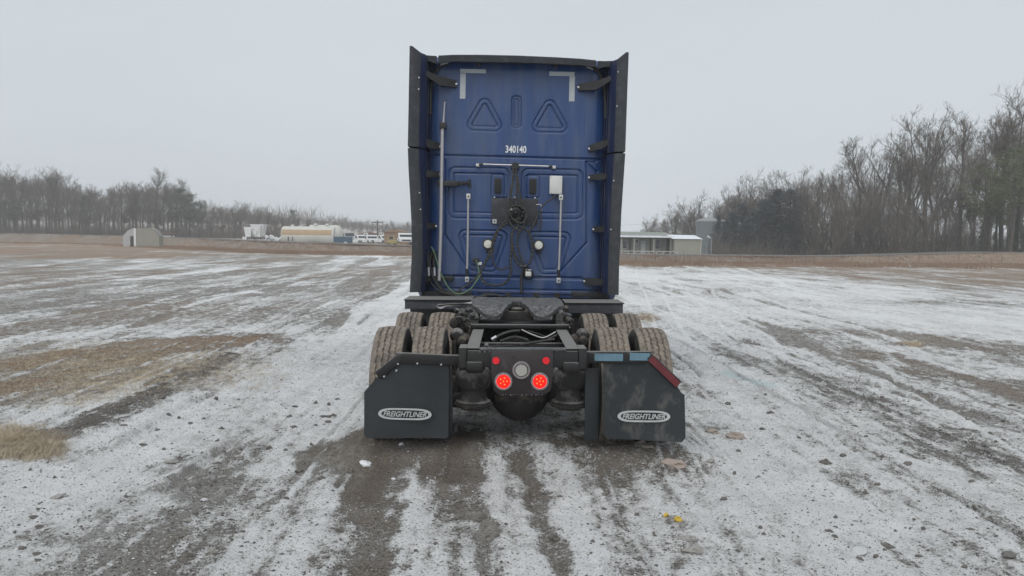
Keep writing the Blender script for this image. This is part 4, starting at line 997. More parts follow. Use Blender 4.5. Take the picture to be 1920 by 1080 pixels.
# lamp panel
P_ = [ch(*p, 5.90) for p in ((921, 657), (1037, 657), (1037, 700), (1032, 732), (1022, 739), (936, 739), (926, 732), (921, 700))]
put(C_().prism([(p[0], p[2]) for p in P_], 5.885, 5.912, 'y', .004), 'lamp_panel', 'panel')
def disc(mb, px, py, Y, r, y0, y1, n=28, rr=None):
    c0 = ch(px, py, Y); return mb.lathe([(y0 - Y, 0), (y0 - Y, (rr or r)), (y1 - Y, r)], (c0[0], Y, c0[2]), 'y', n)
def ring(mb, px, py, Y, r0, r1, y0, y1, n=32):
    c0 = ch(px, py, Y); return mb.lathe([(y1 - Y, r0), (y0 - Y, r0 * 1.02), (y0 - Y - .003, (r0 + r1) / 2), (y0 - Y, r1 * .98), (y1 - Y, r1)], (c0[0], Y, c0[2]), 'y', n)
S5 = 5.88 / F_PX
for px, lb in ((944, None), (1012, None)):
    c0 = ch(px, 715, 5.88); l_ = put(C_().lathe([(-.030, 0), (-.029, 6 * S5), (-.024, 10 * S5), (-.014, 12 * S5), (.004, 12.3 * S5)], (c0[0], 5.88, c0[2]), 'y', 28), 'brake_lamp', 'red_on')
    put(ring(C_(), px, 715, 5.88, 12.3 * S5, 17 * S5, 5.866, 5.8845), 'ring', 'ring', l_)
    for i in range(6):
        q = i * math.pi * 2 / 5 + .3; rr = 6.6 * S5 if i < 5 else 0
        c0 = ch(px, 715, 5.85); put(C_().lathe([(-.003, 0), (-.002, 1.3 * S5), (.004, 1.3 * S5)], (c0[0] + math.sin(q) * rr, 5.8505 + (.002 if rr else 0), c0[2] + math.cos(q) * rr), 'y', 10), 'diode', 'red_led', l_)
l_ = put(disc(C_(), 977.5, 694, 5.88, 12.5 * S5, 5.866, 5.886, rr=11 * S5), 'reversing_lamp', 'lensdim')
put(ring(C_(), 977.5, 694, 5.88, 12.5 * S5, 17 * S5, 5.866, 5.8845), 'ring', 'ring', l_)
for px in (930, 1024): put(disc(C_(), px, 676.5, 5.88, 7 * S5, 5.870, 5.886, rr=6 * S5), 'marker_lamp', 'red_dim')
for px, py in ((968, 714), (985, 714), (977, 724), (962, 669), (993, 669), (935, 700), (1024, 700)):
    put(disc(C_(), px, py, 5.88, 1.6 * S5, 5.878, 5.886, 8), 'bolt', 'frame')
ic = C_(); rg = random.Random(4)
for px in list(range(938, 1022, 6)) + [943, 1009]:
    p = ch(px + rg.uniform(-2, 2), 739, 5.90); l = rg.uniform(.004, .018) * (1.8 if px in (943, 1009) else 1)
    ic.lathe([(-l, 0), (-l * .5, .0022), (0, .004)], (p[0], 5.90, p[2]), 'z', 6)
for px in range(900, 1052, 9):
    p = ch(px, 656, 5.905); l = rg.uniform(.006, .016); ic.lathe([(-l, 0), (0, .003)], (p[0], 5.902, zc1 - .012), 'z', 5)
put(ic, 'icicles', 'ice', kind='stuff')

# --- mud flap hangers and flaps
YF = 6.12
def bar(px0, py0, px1, py1, h, Y, name, m='frame', dep=.045):
    a, b_ = Vector(ch(px0, py0, Y)), Vector(ch(px1, py1, Y)); d = b_ - a; ang = math.atan2(d.z, d.x); Lb = d.length
    T = Matrix.Translation((a.x, Y, a.z)) @ Matrix.Rotation(-ang, 4, 'Y')
    return put(C_().box(0, Lb, 0, dep, -h, 0, .012, T=T), name, m)
bar(742, 661, 872, 667, .085, YF, 'flap_hanger'); bar(702, 699, 748, 661, .07, YF - .002, 'flap_hanger_end')
bar(1088, 659, 1222, 659, .095, YF, 'flap_hanger'); 
b1 = bar(1221, 661, 1279, 716, .07, YF - .004, 'flap_hanger_end')
def flap(pts, Y, m, name='mud_flap'):
    P = [ch(*p, Y) for p in pts]; xs_ = [p[0] for p in P]; zs_ = [p[2] for p in P]
    c_ = C_(); b_ = bmesh.new(); V = [b_.verts.new((p[0], Y, p[2])) for p in P]; b_.faces.new(V)
    for i in range(1, 14):
        z_ = min(zs_) + (max(zs_) - min(zs_)) * i / 14
        bmesh.ops.bisect_plane(b_, geom=b_.verts[:] + b_.edges[:] + b_.faces[:], plane_co=(0, 0, z_), plane_no=(0, 0, 1))
    for i in range(1, 12):
        x_ = min(xs_) + (max(xs_) - min(xs_)) * i / 12
        bmesh.ops.bisect_plane(b_, geom=b_.verts[:] + b_.edges[:] + b_.faces[:], plane_co=(x_, 0, 0), plane_no=(1, 0, 0))
    zt = max(zs_)
    for v in b_.verts:
        u = (zt - v.co.z); v.co.y += .022 * math.sin(v.co.x * 8 + u * 2) * u * 1.4 - .07 * u * u + .010 * math.sin(v.co.x * 23) * max(0, u - .3)
    r_ = bmesh.ops.extrude_face_region(b_, geom=b_.faces[:])
    for g in r_['geom']:
        if isinstance(g, bmesh.types.BMVert): g.co.y += .012
    return put(c_.bm(b_), name, m, angle=50)
fl_l = flap([(747, 672), (838, 676), (842, 690), (841, 817), (836, 821), (690, 819), (684, 812), (683, 735), (706, 708)], YF + .03, 'flap')
fl_r = flap([(1131, 672), (1216, 672), (1256, 700), (1276, 735), (1283, 740), (1283, 818), (1276, 826), (1138, 822), (1131, 812)], YF + .03, 'flap_dirty')
put(cbox(ch(1106, 0, YF + .1)[0], ch(1133, 0, YF + .1)[0], YF + .10, YF + .115, ch(0, 822, YF + .1)[2], ch(0, 685, YF + .1)[2]), 'flap_stiffener', 'flap')
put(cbox(ch(836, 0, YF + .1)[0], ch(850, 0, YF + .1)[0], YF + .10, YF + .115, ch(0, 815, YF + .1)[2], ch(0, 690, YF + .1)[2]), 'flap_stiffener', 'flap')
for px, py in ((746, 682.5), (782.5, 681.5), (827, 683.5), (720, 706), (743, 695)):
    c0 = ch(px, py, YF - .004); put(C_().lathe([(-.006, 0), (-.006, .007), (.03, .008)], (c0[0], YF + .0, c0[2]), 'y', 10), 'bolt', 'bolt')
def tape(px0, px1, py0, py1, m):
    a, b_ = ch(px0, py0, YF - .003), ch(px1, py1, YF - .003)
    put(C_().box(a[0], b_[0], YF - .0035, YF - .0005, b_[2], a[2]), 'reflector_tape', m)
tape(1115, 1168, 663, 677, 'tape_blue'); tape(1181, 1219, 662, 676, 'tape_blue')
a, b_ = Vector(ch(1224, 667, YF - .01)), Vector(ch(1276, 717, YF - .01)); d = b_ - a
put(C_().box(0, d.length, -.003, .0, -.052, .0, T=Matrix.Translation((a.x, YF - .0055, a.z)) @ Matrix.Rotation(-math.atan2(d.z, d.x), 4, 'Y')), 'reflector_tape', 'tape_red')
def text_mesh(s, w, h, mname, shear=0.0, bold=0.0, sx_extra=1.0, ext=.001):
    cu = bpy.data.curves.new('lettering', 'FONT'); cu.body = s; cu.shear = shear; cu.offset = bold; cu.extrude = ext; cu.resolution_u = 3; cu.align_x = 'CENTER'; cu.align_y = 'CENTER'
    o = bpy.data.objects.new('tmp', cu); COL.objects.link(o); bpy.context.view_layer.update()
    me_ = bpy.data.meshes.new_from_object(o.evaluated_get(bpy.context.evaluated_depsgraph_get())); bpy.data.objects.remove(o)
    co = np.array([v.co[:] for v in me_.vertices]); mn, mx_ = co.min(0), co.max(0); me_.name = mname
    for v in me_.vertices:
        x = (v.co.x - (mn[0] + mx_[0]) / 2) / (mx_[0] - mn[0]) * w; z_ = (v.co.y - (mn[1] + mx_[1]) / 2) / (mx_[1] - mn[1]) * h
        v.co = (x, -v.co.z, z_)
    return me_
def flap_y(fl, x, z):   # surface depth of the bent flap (chassis space)
    return min((MCH.inverted() @ v.co).y for v in fl.data.vertices if abs((MCH.inverted() @ v.co).x - x) < .27 and abs((MCH.inverted() @ v.co).z - z) < .09)
    for v in fl.data.vertices:
        q = MCH.inverted() @ v.co; dd = (q.x - x) ** 2 + (q.z - z) ** 2
        if best is None or dd < best[0] - 1e-7 or (abs(dd - best[0]) < 1e-6 and q.y < best[1]): best = (dd, q.y)
    return best[1]
for fl, (cx, cy), wpx, tilt in ((fl_l, (759.5, 776), 101, 1.2), (fl_r, (1207, 780.5), 100, 0.3)):
    c0 = ch(cx, cy, YF); yy = flap_y(fl, c0[0], c0[2]) - .006; s_ = YF / F_PX; w_ = wpx * s_ / 2; h_ = 11 * s_
    def oval(k, wk): return [(math.copysign(abs(math.cos(q)) ** .45, math.cos(q)) * (w_ - wk), math.sin(q) * (h_ - k)) for q in [2 * math.pi * i / 56 for i in range(56)]]
    O, I_ = oval(0, 0), oval(3.2 * s_, 6 * s_)
    T = Matrix.Translation((c0[0], yy, c0[2])) @ Matrix.Rotation(R_(tilt), 4, 'Y')
    v = [T @ Vector((x, 0, z_)) for x, z_ in O] + [T @ Vector((x, 0, z_)) for x, z_ in I_] + [T @ Vector((x, .004, z_)) for x, z_ in O] + [T @ Vector((x, .004, z_)) for x, z_ in I_]
    f_ = []
    for i in range(56):
        j = (i + 1) % 56; f_ += [(i, j, 56 + j, 56 + i), (i, 112 + i, 112 + j, j), (56 + i, 56 + j, 168 + j, 168 + i)]
    bd = put(C_().add(v, f_), 'badge', 'letter', fl, smooth=False)
    me_ = text_mesh('FREIGHTLINER', 82 * s_, 10.5 * s_, 'lettering', .32, .018); me_.transform(MCH @ T @ Matrix.Translation((0, -.0015, 0))); me_.materials.append(M['letter'])
    o = bpy.data.objects.new('lettering', me_); COL.objects.link(o); o.parent = bd

# --- suspension and axles
for sx, px in ((-1, 886), (1, 1070)):
    Yb_ = 6.22; c0 = ch(px, 720, Yb_); s_ = Yb_ / F_PX; zt = ch(px, 694, Yb_)[2]; zb = ch(px, 762, Yb_)[2]
    h = zt - zb
    put(C_().lathe([(0, .06), (0, 33 * s_), (h * .06, 34 * s_), (h * .10, 28 * s_), (h * .22, 25 * s_), (h * .40, 25 * s_), (h * .46, 31 * s_), (h * .62, 35 * s_), (h * .85, 35 * s_), (h * .97, 30 * s_), (h, 22 * s_), (h, 0)], (c0[0], Yb_ + .14, zb), 'z', 36), 'air_spring', 'bag')
    put(C_().lathe([(-.055, 0), (-.045, 24 * s_), (-.02, 36 * s_), (-.0, 37 * s_), (0.001, 0)], (c0[0], Yb_ + .14, zb), 'z', 30), 'spring_seat', 'axle')
    put(cbox(c0[0] - .1, c0[0] + .1, Yb_ + .04, Yb_ + .24, zt, zt + .03), 'spring_bracket', 'frame')
    put(cbox(sx * .52 - .05, sx * .52 + .05, 6.4, 7.9, .40, .50, .02), 'trailing_arm', 'axle')
for y_ in (AX_R, AX_F):
    put(C_().tube([(-1.15, y_, .515), (-.5, y_, .515), (-.3, y_, .515), (.3, y_, .515), (.5, y_, .515), (1.15, y_, .515)], [.09, .09, .14, .14, .09, .09], 18), 'axle_housing', 'axle')
    cx = ch(980, 0, 6.5)[0]
    prof_ = [(-.36, 0), (-.345, .12), (-.30, .19), (-.20, .245), (-.05, .27), (.1, .27), (.25, .2), (.3, .1), (.3, 0)]
    put(C_().lathe(prof_, (cx, y_, .50), 'y', 40), 'differential', 'axle')
    for sx in (-1, 1):
        for k in (0,):
            cxp = sx * .50
            put(C_().lathe([(-.10, 0), (-.10, .05), (-.08, .075), (.0, .085), (.06, .08), (.08, .05), (.12, .05), (.12, 0)], (cxp, y_ + .24, .86), 'y', 20), 'brake_chamber', 'axle')
            put(C_().tube([(sx * .55, y_ - .2, .45), (sx * .46, y_ - .25, .9)], .035, 12), 'shock_absorber', 'axle')
            put(C_().tube([(sx * .58, y_ + .05, .62), (sx * .58, y_ + .1, .9)], .02, 8), 'brake_rod', 'axle')
put(C_().tube([(0, 6.9, .6), (0, 8.0, .62)], .05, 14), 'drive_shaft', 'frame'); put(C_().tube([(0, 8.2, .6), (0, 11.0, .7)], .055, 14), 'drive_shaft', 'frame')
# lumpy fittings beside the rails, brake chambers in view
for px, py, Y, r in ((857, 628, 7.0, .062), (853, 605, 7.3, .05), (1092, 628, 7.0, .058), (868, 640, 6.9, .05), (1094, 640, 6.9, .045)):
    c0 = ch(px, py, Y); put(C_().lathe([(-.09, 0), (-.085, r * .6), (-.05, r), (.03, r), (.05, r * .8), (.12, r * .7), (.12, 0)], c0, 'y', 18), 'brake_chamber', 'bag' if r > .055 else 'axle')
rg = random.Random(12)
for i in range(26):
    sx = -1 if i % 3 else 1; px = rg.uniform(855, 893) if sx < 0 else rg.uniform(1050, 1072); py = rg.uniform(578, 606); Y = rg.uniform(7.0, 7.6); c0 = ch(px, py, Y)
    T = Matrix.Translation(c0) @ Matrix.Rotation(rg.random() * 3, 4, (rg.random(), rg.random(), 1))
    put(C_().box(-.03, .03, -.02, .02, -.015, .02, .004, T=T), 'fitting', rg.choice(['axle', 'frame', 'fifth']))
for i, P in enumerate(([(852, 600), (870, 590), (888, 598), (905, 594)], [(855, 588), (868, 600), (893, 604)], [(820, 573), (840, 571), (870, 570), (886, 571)], [(1048, 592), (1060, 584), (1068, 598)], [(1045, 600), (1058, 604), (1066, 612)])):
    put(C_().tube(smoothpath([ch(px, py, 7.35) for px, py in P]), .007 if i != 2 else .010, 8), 'hose', 'hose' if i != 2 else 'frame')
# clutter of lines between the rails
for i, (P, r, m) in enumerate((([(978, 618), (1000, 628), (1020, 633), (1042, 622)], .006, 'steelp'), ([(990, 620), (1015, 628), (1030, 634)], .005, 'hose'), ([(975, 646), (1000, 642), (1040, 636)], .012, 'hose'), ([(925, 640), (935, 630), (955, 622), (975, 620)], .012, 'hose'), ([(938, 640), (965, 632), (990, 638)], .014, 'hose'), ([(905, 650), (960, 648)], .01, 'hose'), ([(1000, 650), (1050, 625)], .01, 'hose'))):
    put(C_().tube(smoothpath([ch(px, py, 6.75 + .05 * i) for px, py in P]), r, 8), 'air_line', m)
put(C_().tube([ch(922, 636, 6.9), ch(931, 631, 6.9)], .013, 8), 'fitting', 'bolt')
put(cbox(-.3, .3, 6.95, 7.9, .55, .7, .05), 'torque_rod_bracket', 'axle')
put(C_().tube([ch(912, 652, 6.2), ch(912, 646, 6.5)], .02, 8), 'fitting', 'frame')

# --- fifth wheel
def fifth():
    b_ = bmesh.new(); hw = .455
    half = [(0, .80), (hw - .06, .80), (hw, .74), (hw, .34), (hw - .04, .22), (.31, .05), (.25, .01), (.19, .01), (.14, .06), (.055, .34), (.045, .46), (0, .48)]
    pts = half + [(-x, y_) for x, y_ in half[-2:0:-1]]
    V = [b_.verts.new((x, y_, 0)) for x, y_ in pts]; b_.faces.new(V)
    for y_ in (.04, .08, .12, .16, .2, .25, .3, .36, .45, .6): bmesh.ops.bisect_plane(b_, geom=b_.verts[:] + b_.edges[:] + b_.faces[:], plane_co=(0, y_, 0), plane_no=(0, 1, 0))
    for x in (-.4, -.3, -.2, -.1, .1, .2, .3, .4): bmesh.ops.bisect_plane(b_, geom=b_.verts[:] + b_.edges[:] + b_.faces[:], plane_co=(x, 0, 0), plane_no=(1, 0, 0))
    bmesh.ops.triangulate(b_, faces=[f_ for f_ in b_.faces if len(f_.verts) > 4])
    r_ = bmesh.ops.extrude_face_region(b_, geom=b_.faces[:])
    for g in r_['geom']:
        if isinstance(g, bmesh.types.BMVert): g.co.z -= .035
    for v in b_.verts:
        u = max(0, .30 - v.co.y); v.co.z -= u * u * .9; v.co.z += v.co.y * .05
        v.co.z -= max(0, abs(v.co.x) - .40) * .25
    return b_
zf = ch(972, 557, 8.0)[2]; fx = ch(973, 0, 7.6)[0]
c_ = MB(MCH @ Matrix.Translation((fx, 7.22, zf - .045))); fw_ = put(c_.bm(fifth()), 'fifth_wheel_plate', 'fifth', angle=35)
put(MB(MCH @ Matrix.Translation((fx, 7.22, zf - .045))).lathe([(-.09, 0), (-.09, .07), (-.05, .09), (-.03, .06), (-.03, 0)], (0, .52, 0), 'z', 18), 'lock_jaw', 'frame', fw_)
put(MB(MCH @ Matrix.Translation((fx, 7.22, zf - .045))).box(-.16, .16, .20, .30, -.13, -.05, .01), 'throat_plate', 'axle', fw_)
for sx in (-1, 1):
    put(C_().prism([(7.42, zf - .08), (7.78, zf - .08), (7.88, ZT + .01), (7.32, ZT + .01)], fx + sx * .36, fx + sx * .44, 'x', .01), 'pivot_bracket', 'frame')
put(cbox(-.47, .47, 7.20, 8.0, ZT + .001, ZT + .013, .002), 'mounting_plate', 'frame')
for sx in (-1, 1):
    for k in range(5): put(C_().lathe([(0, .014), (.02, .014), (.02, 0)], (sx * .45, 7.3 + k * .14, ZT + .013), 'z', 6), 'bolt', 'fifth')
put(C_().tube([ch(822, 575, 7.5), ch(835, 574, 7.5), ch(884, 568, 7.5)], .009, 8), 'release_handle', 'steelp')
put(C_().tube(smoothpath([ch(834, 574, 7.48), ch(826, 571, 7.48), ch(820, 574, 7.48), ch(826, 578, 7.48), ch(834, 575, 7.48)]), .007, 8), 'release_ring', 'steelp')
# --- quarter fenders ahead of the drive wheels
for (pa, pb), (qa, qb) in (((759, 563), (884, 580)), ((1061, 569), (1168, 588))):
    Y = 8.80; a = ch(pa, pb, Y); b_ = ch(qa, qb, Y)
    put(C_().box(a[0], b_[0], Y, Y + .02, b_[2], a[2] - .003, .004), 'quarter_fender', 'rubber')
    put(C_().prism([(Y - .02, a[2] - .002), (Y - .02, a[2] + .012), (Y + .5, a[2] + .012), (Y + .6, a[2] - .2), (Y + .6, a[2] - .22), (Y + .49, a[2] - .002)], a[0] - .01, b_[0] + .01, 'x', .003), 'fender_top', 'frame')
# tanks, battery box, underbody
for sx in (-1, 1):
    put(C_().lathe([(0, 0), (0, .28), (.03, .32), (1.5, .32), (1.53, .28), (1.53, 0)], (sx * .92, 10.4, .68), 'y', 28), 'fuel_tank', 'chrome')
    put(cbox(sx * .92 - .3, sx * .92 + .3, 9.45, 10.3, .45, 1.02, .02), 'battery_box', 'black')
put(cbox(-.4, .4, 9.0, 12.5, .55, .95, .05), 'gearbox', 'axle')
put(cbox(-.42, .42, 8.2, 9.6, .80, .93, .02), 'deck_plate', 'frame')

# --- cab back wall, pressed panels as relief
YB = 9.75
def sd_poly(X, Z, pts, r):
    P = np.array(pts); n = len(P); dm = np.full(X.shape, 1e9); inside = np.zeros(X.shape, bool)
    c0 = P.mean(0)
    for i in range(n):
        a = P[i]; b_ = P[(i + 1) % n]; e = b_ - a; wx = X - a[0]; wz = Z - a[1]
        t_ = np.clip((wx * e[0] + wz * e[1]) / (e @ e), 0, 1); dm = np.minimum(dm, np.hypot(wx - e[0] * t_, wz - e[1] * t_))
        cnd = (a[1] > Z) != (b_[1] > Z)
        with np.errstate(divide='ignore', invalid='ignore'): xc = (b_[0] - a[0]) * (Z - a[1]) / (b_[1] - a[1] if b_[1] != a[1] else 1e-9) + a[0]
        inside ^= cnd & (X < xc)
    return np.where(inside, -dm, dm) - r
def wp(pts, inset):   # photo outline -> cab space polygon, pulled in by the corner radius
    q = [ck(*p, YB) for p in pts]; P = np.array([(v[0], v[2]) for v in q]); n = len(P); out = []
    ar = sum(P[i][0] * P[(i + 1) % n][1] - P[(i + 1) % n][0] * P[i][1] for i in range(n)); sg = 1 if ar > 0 else -1
    for i in range(n):
        a, b_, c0 = P[i - 1], P[i], P[(i + 1) % n]; e1 = (b_ - a) / np.hypot(*(b_ - a)); e2 = (c0 - b_) / np.hypot(*(c0 - b_))
        n1 = np.array([-e1[1], e1[0]]) * sg; n2 = np.array([-e2[1], e2[0]]) * sg; m_ = (n1 + n2) / (1 + n1 @ n2); out.append(b_ + m_ * inset)
    return out
xl, zb_ = ck(800, 552, YB)[0], ck(970, 556, YB)[2]; xr, zt_ = ck(1142, 0, YB)[0], ck(970, 108, YB)[2]
xl = min(xl, -xr) if False else xl
nx, nz = int((xr - xl) / .0075), int((zt_ - zb_) / .0075)
X, Z = np.meshgrid(np.linspace(xl, xr, nx), np.linspace(zb_, zt_, nz)); D = np.zeros(X.shape)
def groove(d, c0, w_, dep): return dep * np.exp(-((d - c0) / w_) ** 2)
def sm(a, b_, v): t_ = np.clip((v - a) / (b_ - a), 0, 1); return t_ * t_ * (3 - 2 * t_)
def emboss(pts, r, steps_, dep=.012, gw=.007):
    global D
    d = sd_poly(X, Z, wp(pts, r), r)
    for s0, lvl in steps_: D = D + lvl * (1 - sm(s0 - .018, s0, d)) + groove(d, s0 - .008, gw, .019)
    return d
emboss([(909, 171), (951, 248), (866, 245)], .085, [(0, .008), (-.055, .016)])
emboss([(1031, 174), (1074, 251), (988, 248)], .085, [(0, .008), (-.055, .016)])
emboss([(959, 179), (978, 180), (978, 241), (959, 240)], .045, [(0, .012), (-.03, .006)])
emboss([(839, 312), (957, 314), (957, 412), (839, 410)], .10, [(0, .010), (-.07, .010)])
emboss([(976, 315), (1095, 317), (1095, 412), (976, 412)], .10, [(0, .010), (-.07, .010)])
emboss([(920, 326), (953, 327), (953, 372), (920, 372)], .03, [(0, -.006)], gw=.005)
emboss([(983, 328), (1013, 329), (1013, 372), (983, 372)], .03, [(0, -.006)], gw=.005)
emboss([(854, 430), (957, 432), (930, 512), (878, 508)], .09, [(0, .010), (-.06, .010)])
emboss([(982, 433), (1076, 435), (1050, 516), (1012, 516)], .09, [(0, .010), (-.06, .010)])
# long presses: seam below the number, big recessed door outline, diagonals
def line(p, q, w_=.008, dep=.024):
    global D
    a = np.array(ck(*p, YB))[[0, 2]]; b_ = np.array(ck(*q, YB))[[0, 2]]; e = b_ - a; t_ = np.clip(((X - a[0]) * e[0] + (Z - a[1]) * e[1]) / (e @ e), 0, 1)
    D = D + groove(np.hypot(X - a[0] - e[0] * t_, Z - a[1] - e[1] * t_), 0, w_, dep)
for p, q in (((803, 290), (1138, 299)), ((834, 300), (834, 440)), ((834, 440), (875, 500)), ((1100, 303), (1100, 455)), ((1100, 455), (1052, 508)), ((1100, 303), (1118, 303)), ((1103, 308), (1120, 322)), ((826, 517), (1100, 524)), ((826, 517), (812, 517)), ((803, 540), (1140, 546)), ((850, 517), (1090, 521))): line(p, q)
D = D + .03 * sm(.0, .10, (ck(970, 300, YB)[2] - Z)) * 0 + .004 * np.sin(X * 6 + 1) * np.cos(Z * 4)
D = D - .008 * sm(0, .02, Z - ck(970, 295, YB)[2])
# rounded sides and top roll away from us
ex = np.minimum(X - xl, xr - X); ez = zt_ - Z
def rnd(e, r): t_ = np.clip(1 - e / r, 0, 1); return r * (1 - np.sqrt(np.clip(1 - t_ * t_, 0, 1)))
cr_r = .17; dd = np.hypot(np.clip(cr_r - ex, 0, None), np.clip(cr_r - ez, 0, None)); D = D + rnd(np.clip(cr_r - dd, 0, None) , cr_r) * .55
Vw = np.column_stack([X.ravel(), (YB + D).ravel(), Z.ravel()])
ii = (np.arange(nz - 1)[:, None] * nx + np.arange(nx - 1)[None]).ravel(); Q = np.column_stack([ii, ii + 1, ii + nx + 1, ii + nx])
Rt = np.array(MCB); Vw = Vw @ Rt[:3, :3].T + Rt[:3, 3]
me = bpy.data.meshes.new('cab_back_panel'); me.vertices.add(len(Vw)); me.vertices.foreach_set('co', Vw.ravel()); me.loops.add(len(Q) * 4); me.loops.foreach_set('vertex_index', Q.ravel())
me.polygons.add(len(Q)); me.polygons.foreach_set('loop_start', np.arange(len(Q)) * 4); me.polygons.foreach_set('use_smooth', np.ones(len(Q), bool)); me.update(calc_edges=True); me.materials.append(M['blue'])
o = bpy.data.objects.new('cab_back_panel', me); COL.objects.link(o); o.parent = ROOT
# sleeper and cab shell, bonnet
zt2 = zt_ + .02; HW = 1.27
put(K_().prism([(YB + .14, 1.12), (YB + .14, zt2 - .06), (YB + .24, zt2), (11.4, zt2 + .03), (12.3, zt2 - .25), (12.75, 3.05), (12.95, 2.75), (13.45, 2.08), (13.45, 1.0), (YB + .4, 1.0)], -HW, HW, 'x', .06), 'cab_shell', 'blue')
put(K_().prism([(13.46, 1.0), (13.46, 2.04), (14.6, 1.80), (15.0, 1.55), (15.05, .8), (14.7, .75)], -.86, .86, 'x', .08), 'bonnet', 'blue')
for sx in (-1, 1):
    put(K_().prism([(13.5, .95), (13.5, 1.45), (13.8, 1.55), (14.5, 1.50), (14.9, 1.2), (14.95, .9), (14.7, 1.0), (14.4, 1.2), (13.8, 1.2), (13.6, 1.0)], sx * .87, sx * 1.2, 'x', .03), 'front_fender', 'blue')
    dr = put(K_().prism([(12.2, 1.15), (12.2, 2.75), (12.9, 2.7), (13.35, 2.1), (13.35, 1.15)], sx * 1.272, sx * 1.285, 'x', .004), 'door', 'blue')
    put(K_().prism([(12.3, 2.05), (12.3, 2.65), (12.8, 2.6), (13.2, 2.08)], sx * 1.286, sx * 1.292, 'x', .002), 'window', 'glass', dr)
    put(K_().box(min(sx * 1.286, sx * 1.31), max(sx * 1.286, sx * 1.31), 12.28, 12.45, 1.85, 1.9, .005), 'handle', 'black', dr)
    put(C_().box(min(sx * .6, sx * 1.25), max(sx * .6, sx * 1.25), 10.3, 13.0, .38, .50, .02), 'step', 'chrome')
put(K_().add([(-1.1, 12.78, 3.0), (1.1, 12.78, 3.0), (1.15, 13.49, 2.06), (-1.15, 13.49, 2.06)], [(0, 1, 2, 3)]), 'windscreen', 'glass')
put(K_().box(-1.2, 1.2, 14.95, 15.15, .35, .75, .05), 'bumper', 'black'); put(K_().box(-.6, .6, 15.0, 15.06, .85, 1.45, .03), 'grille', 'chrome')

# --- side fairings behind the cab
def sheet(mb, rows):
    n = len(rows[0]); vs = [p for r_ in rows for p in r_]; fs = []
    for i in range(len(rows) - 1):
        for k in range(n - 1): fs.append((i * n + k, i * n + k + 1, (i + 1) * n + k + 1, (i + 1) * n + k))
    return mb.add(vs, fs)
YE = 9.33
def fairing(sx, edge, name, first_top=None, bulge=None):
    """edge: (px, py) points of the outer rear edge, from top to bottom"""
    px_e = [p[0] for p in edge]; py_e = [p[1] for p in edge]; n = 26
    rows_s, rows_p, rows_o = [], [], []
    for i in range(n + 1):
        py = py_e[0] + (py_e[-1] - py_e[0]) * i / n; px = float(np.interp(py, py_e, px_e)); a = Vector(ck(px, py, YE))
        inner_x = (xl + .03) if sx < 0 else (xr - .03)
        u = 0 if first_top is None else max(0, 1 - i / 5) ** 1.5
        dz = [0, -first_top * .45 * u, -first_top * .25 * u] if first_top else [0, 0, 0]
        sw = .125 + (.02 * math.sin(i * .3) if bulge else 0)
        e0 = a; e0b = a + Vector((0, .02, 0)); e1 = Vector((a.x - sx * sw, YE + .055, a.z + dz[1] * .8)); e2 = Vector((e1.x + (inner_x - e1.x) * .55, YE + .22, a.z + dz[1] + (dz[2] - dz[1]) * .55)); e3 = Vector((inner_x, YB + .12, a.z + dz[2]))
        rows_s.append([e0, a + Vector((-sx * .03, -.006, 0)), Vector((e1.x + sx * .01, e1.y - .012, e1.z)), e1])
        rows_p.append([e1 + Vector((0, .004, 0)), e1.lerp(e2, .5) + Vector((-sx * .012, .01, 0)), e2, e2.lerp(e3, .5) + Vector((sx * .02, .01, 0)), e3])
        rows_o.append([e0 + Vector((0, .0, 0)), Vector((sx * (abs(a.x) + .002), YE + .3, a.z + dz[2] * .5)), Vector((sx * 1.285, YB + .2, a.z + dz[2])), e3 + Vector((0, .012, 0))])
    sgn = sx
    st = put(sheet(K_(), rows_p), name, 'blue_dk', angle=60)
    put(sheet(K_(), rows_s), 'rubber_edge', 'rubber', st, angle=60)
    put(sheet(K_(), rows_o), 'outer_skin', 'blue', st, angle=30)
    for lid, rw in (('top_trim', 0), ('bottom_trim', -1)):
        P = rows_s[rw] + rows_p[rw][1:] + rows_o[rw][::-1][1:-1]
        put(K_().add(P, [tuple(range(len(P)))]), lid, 'rubber', st, smooth=False)
    rg_ = random.Random(3 + sx)
    for i in range(2, n, 3):
        p = rows_s[i][3] + Vector((sx * .015, -.014, 0)); put(K_().lathe([(-.006, 0), (-.005, .008), (.01, .009)], p, 'y', 8), 'bolt', 'bolt' if rg_.random() < .15 else 'rubber', st)
    # ribs in the blue skin
    for tt in (.25, .6):
        pts = [rows_p[i][2].lerp(rows_p[i][4], tt) + Vector((0, -.006, 0)) for i in range(2, n)]
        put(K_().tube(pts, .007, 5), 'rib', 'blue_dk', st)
    return st
fairing(-1, [(768, 86), (767, 140), (766, 200), (764.5, 274)], 'upper_side_fairing', .17)
fairing(-1, [(764.5, 277.5), (766, 320), (769, 370), (771.5, 420), (772, 480), (768, 548)], 'lower_side_fairing')
fairing(1, [(1179, 98), (1177, 150), (1175, 210), (1172.5, 284)], 'upper_side_fairing', .20)
fairing(1, [(1172.5, 287.5), (1169, 340), (1165, 400), (1163, 450), (1161, 500), (1160, 553)], 'lower_side_fairing')
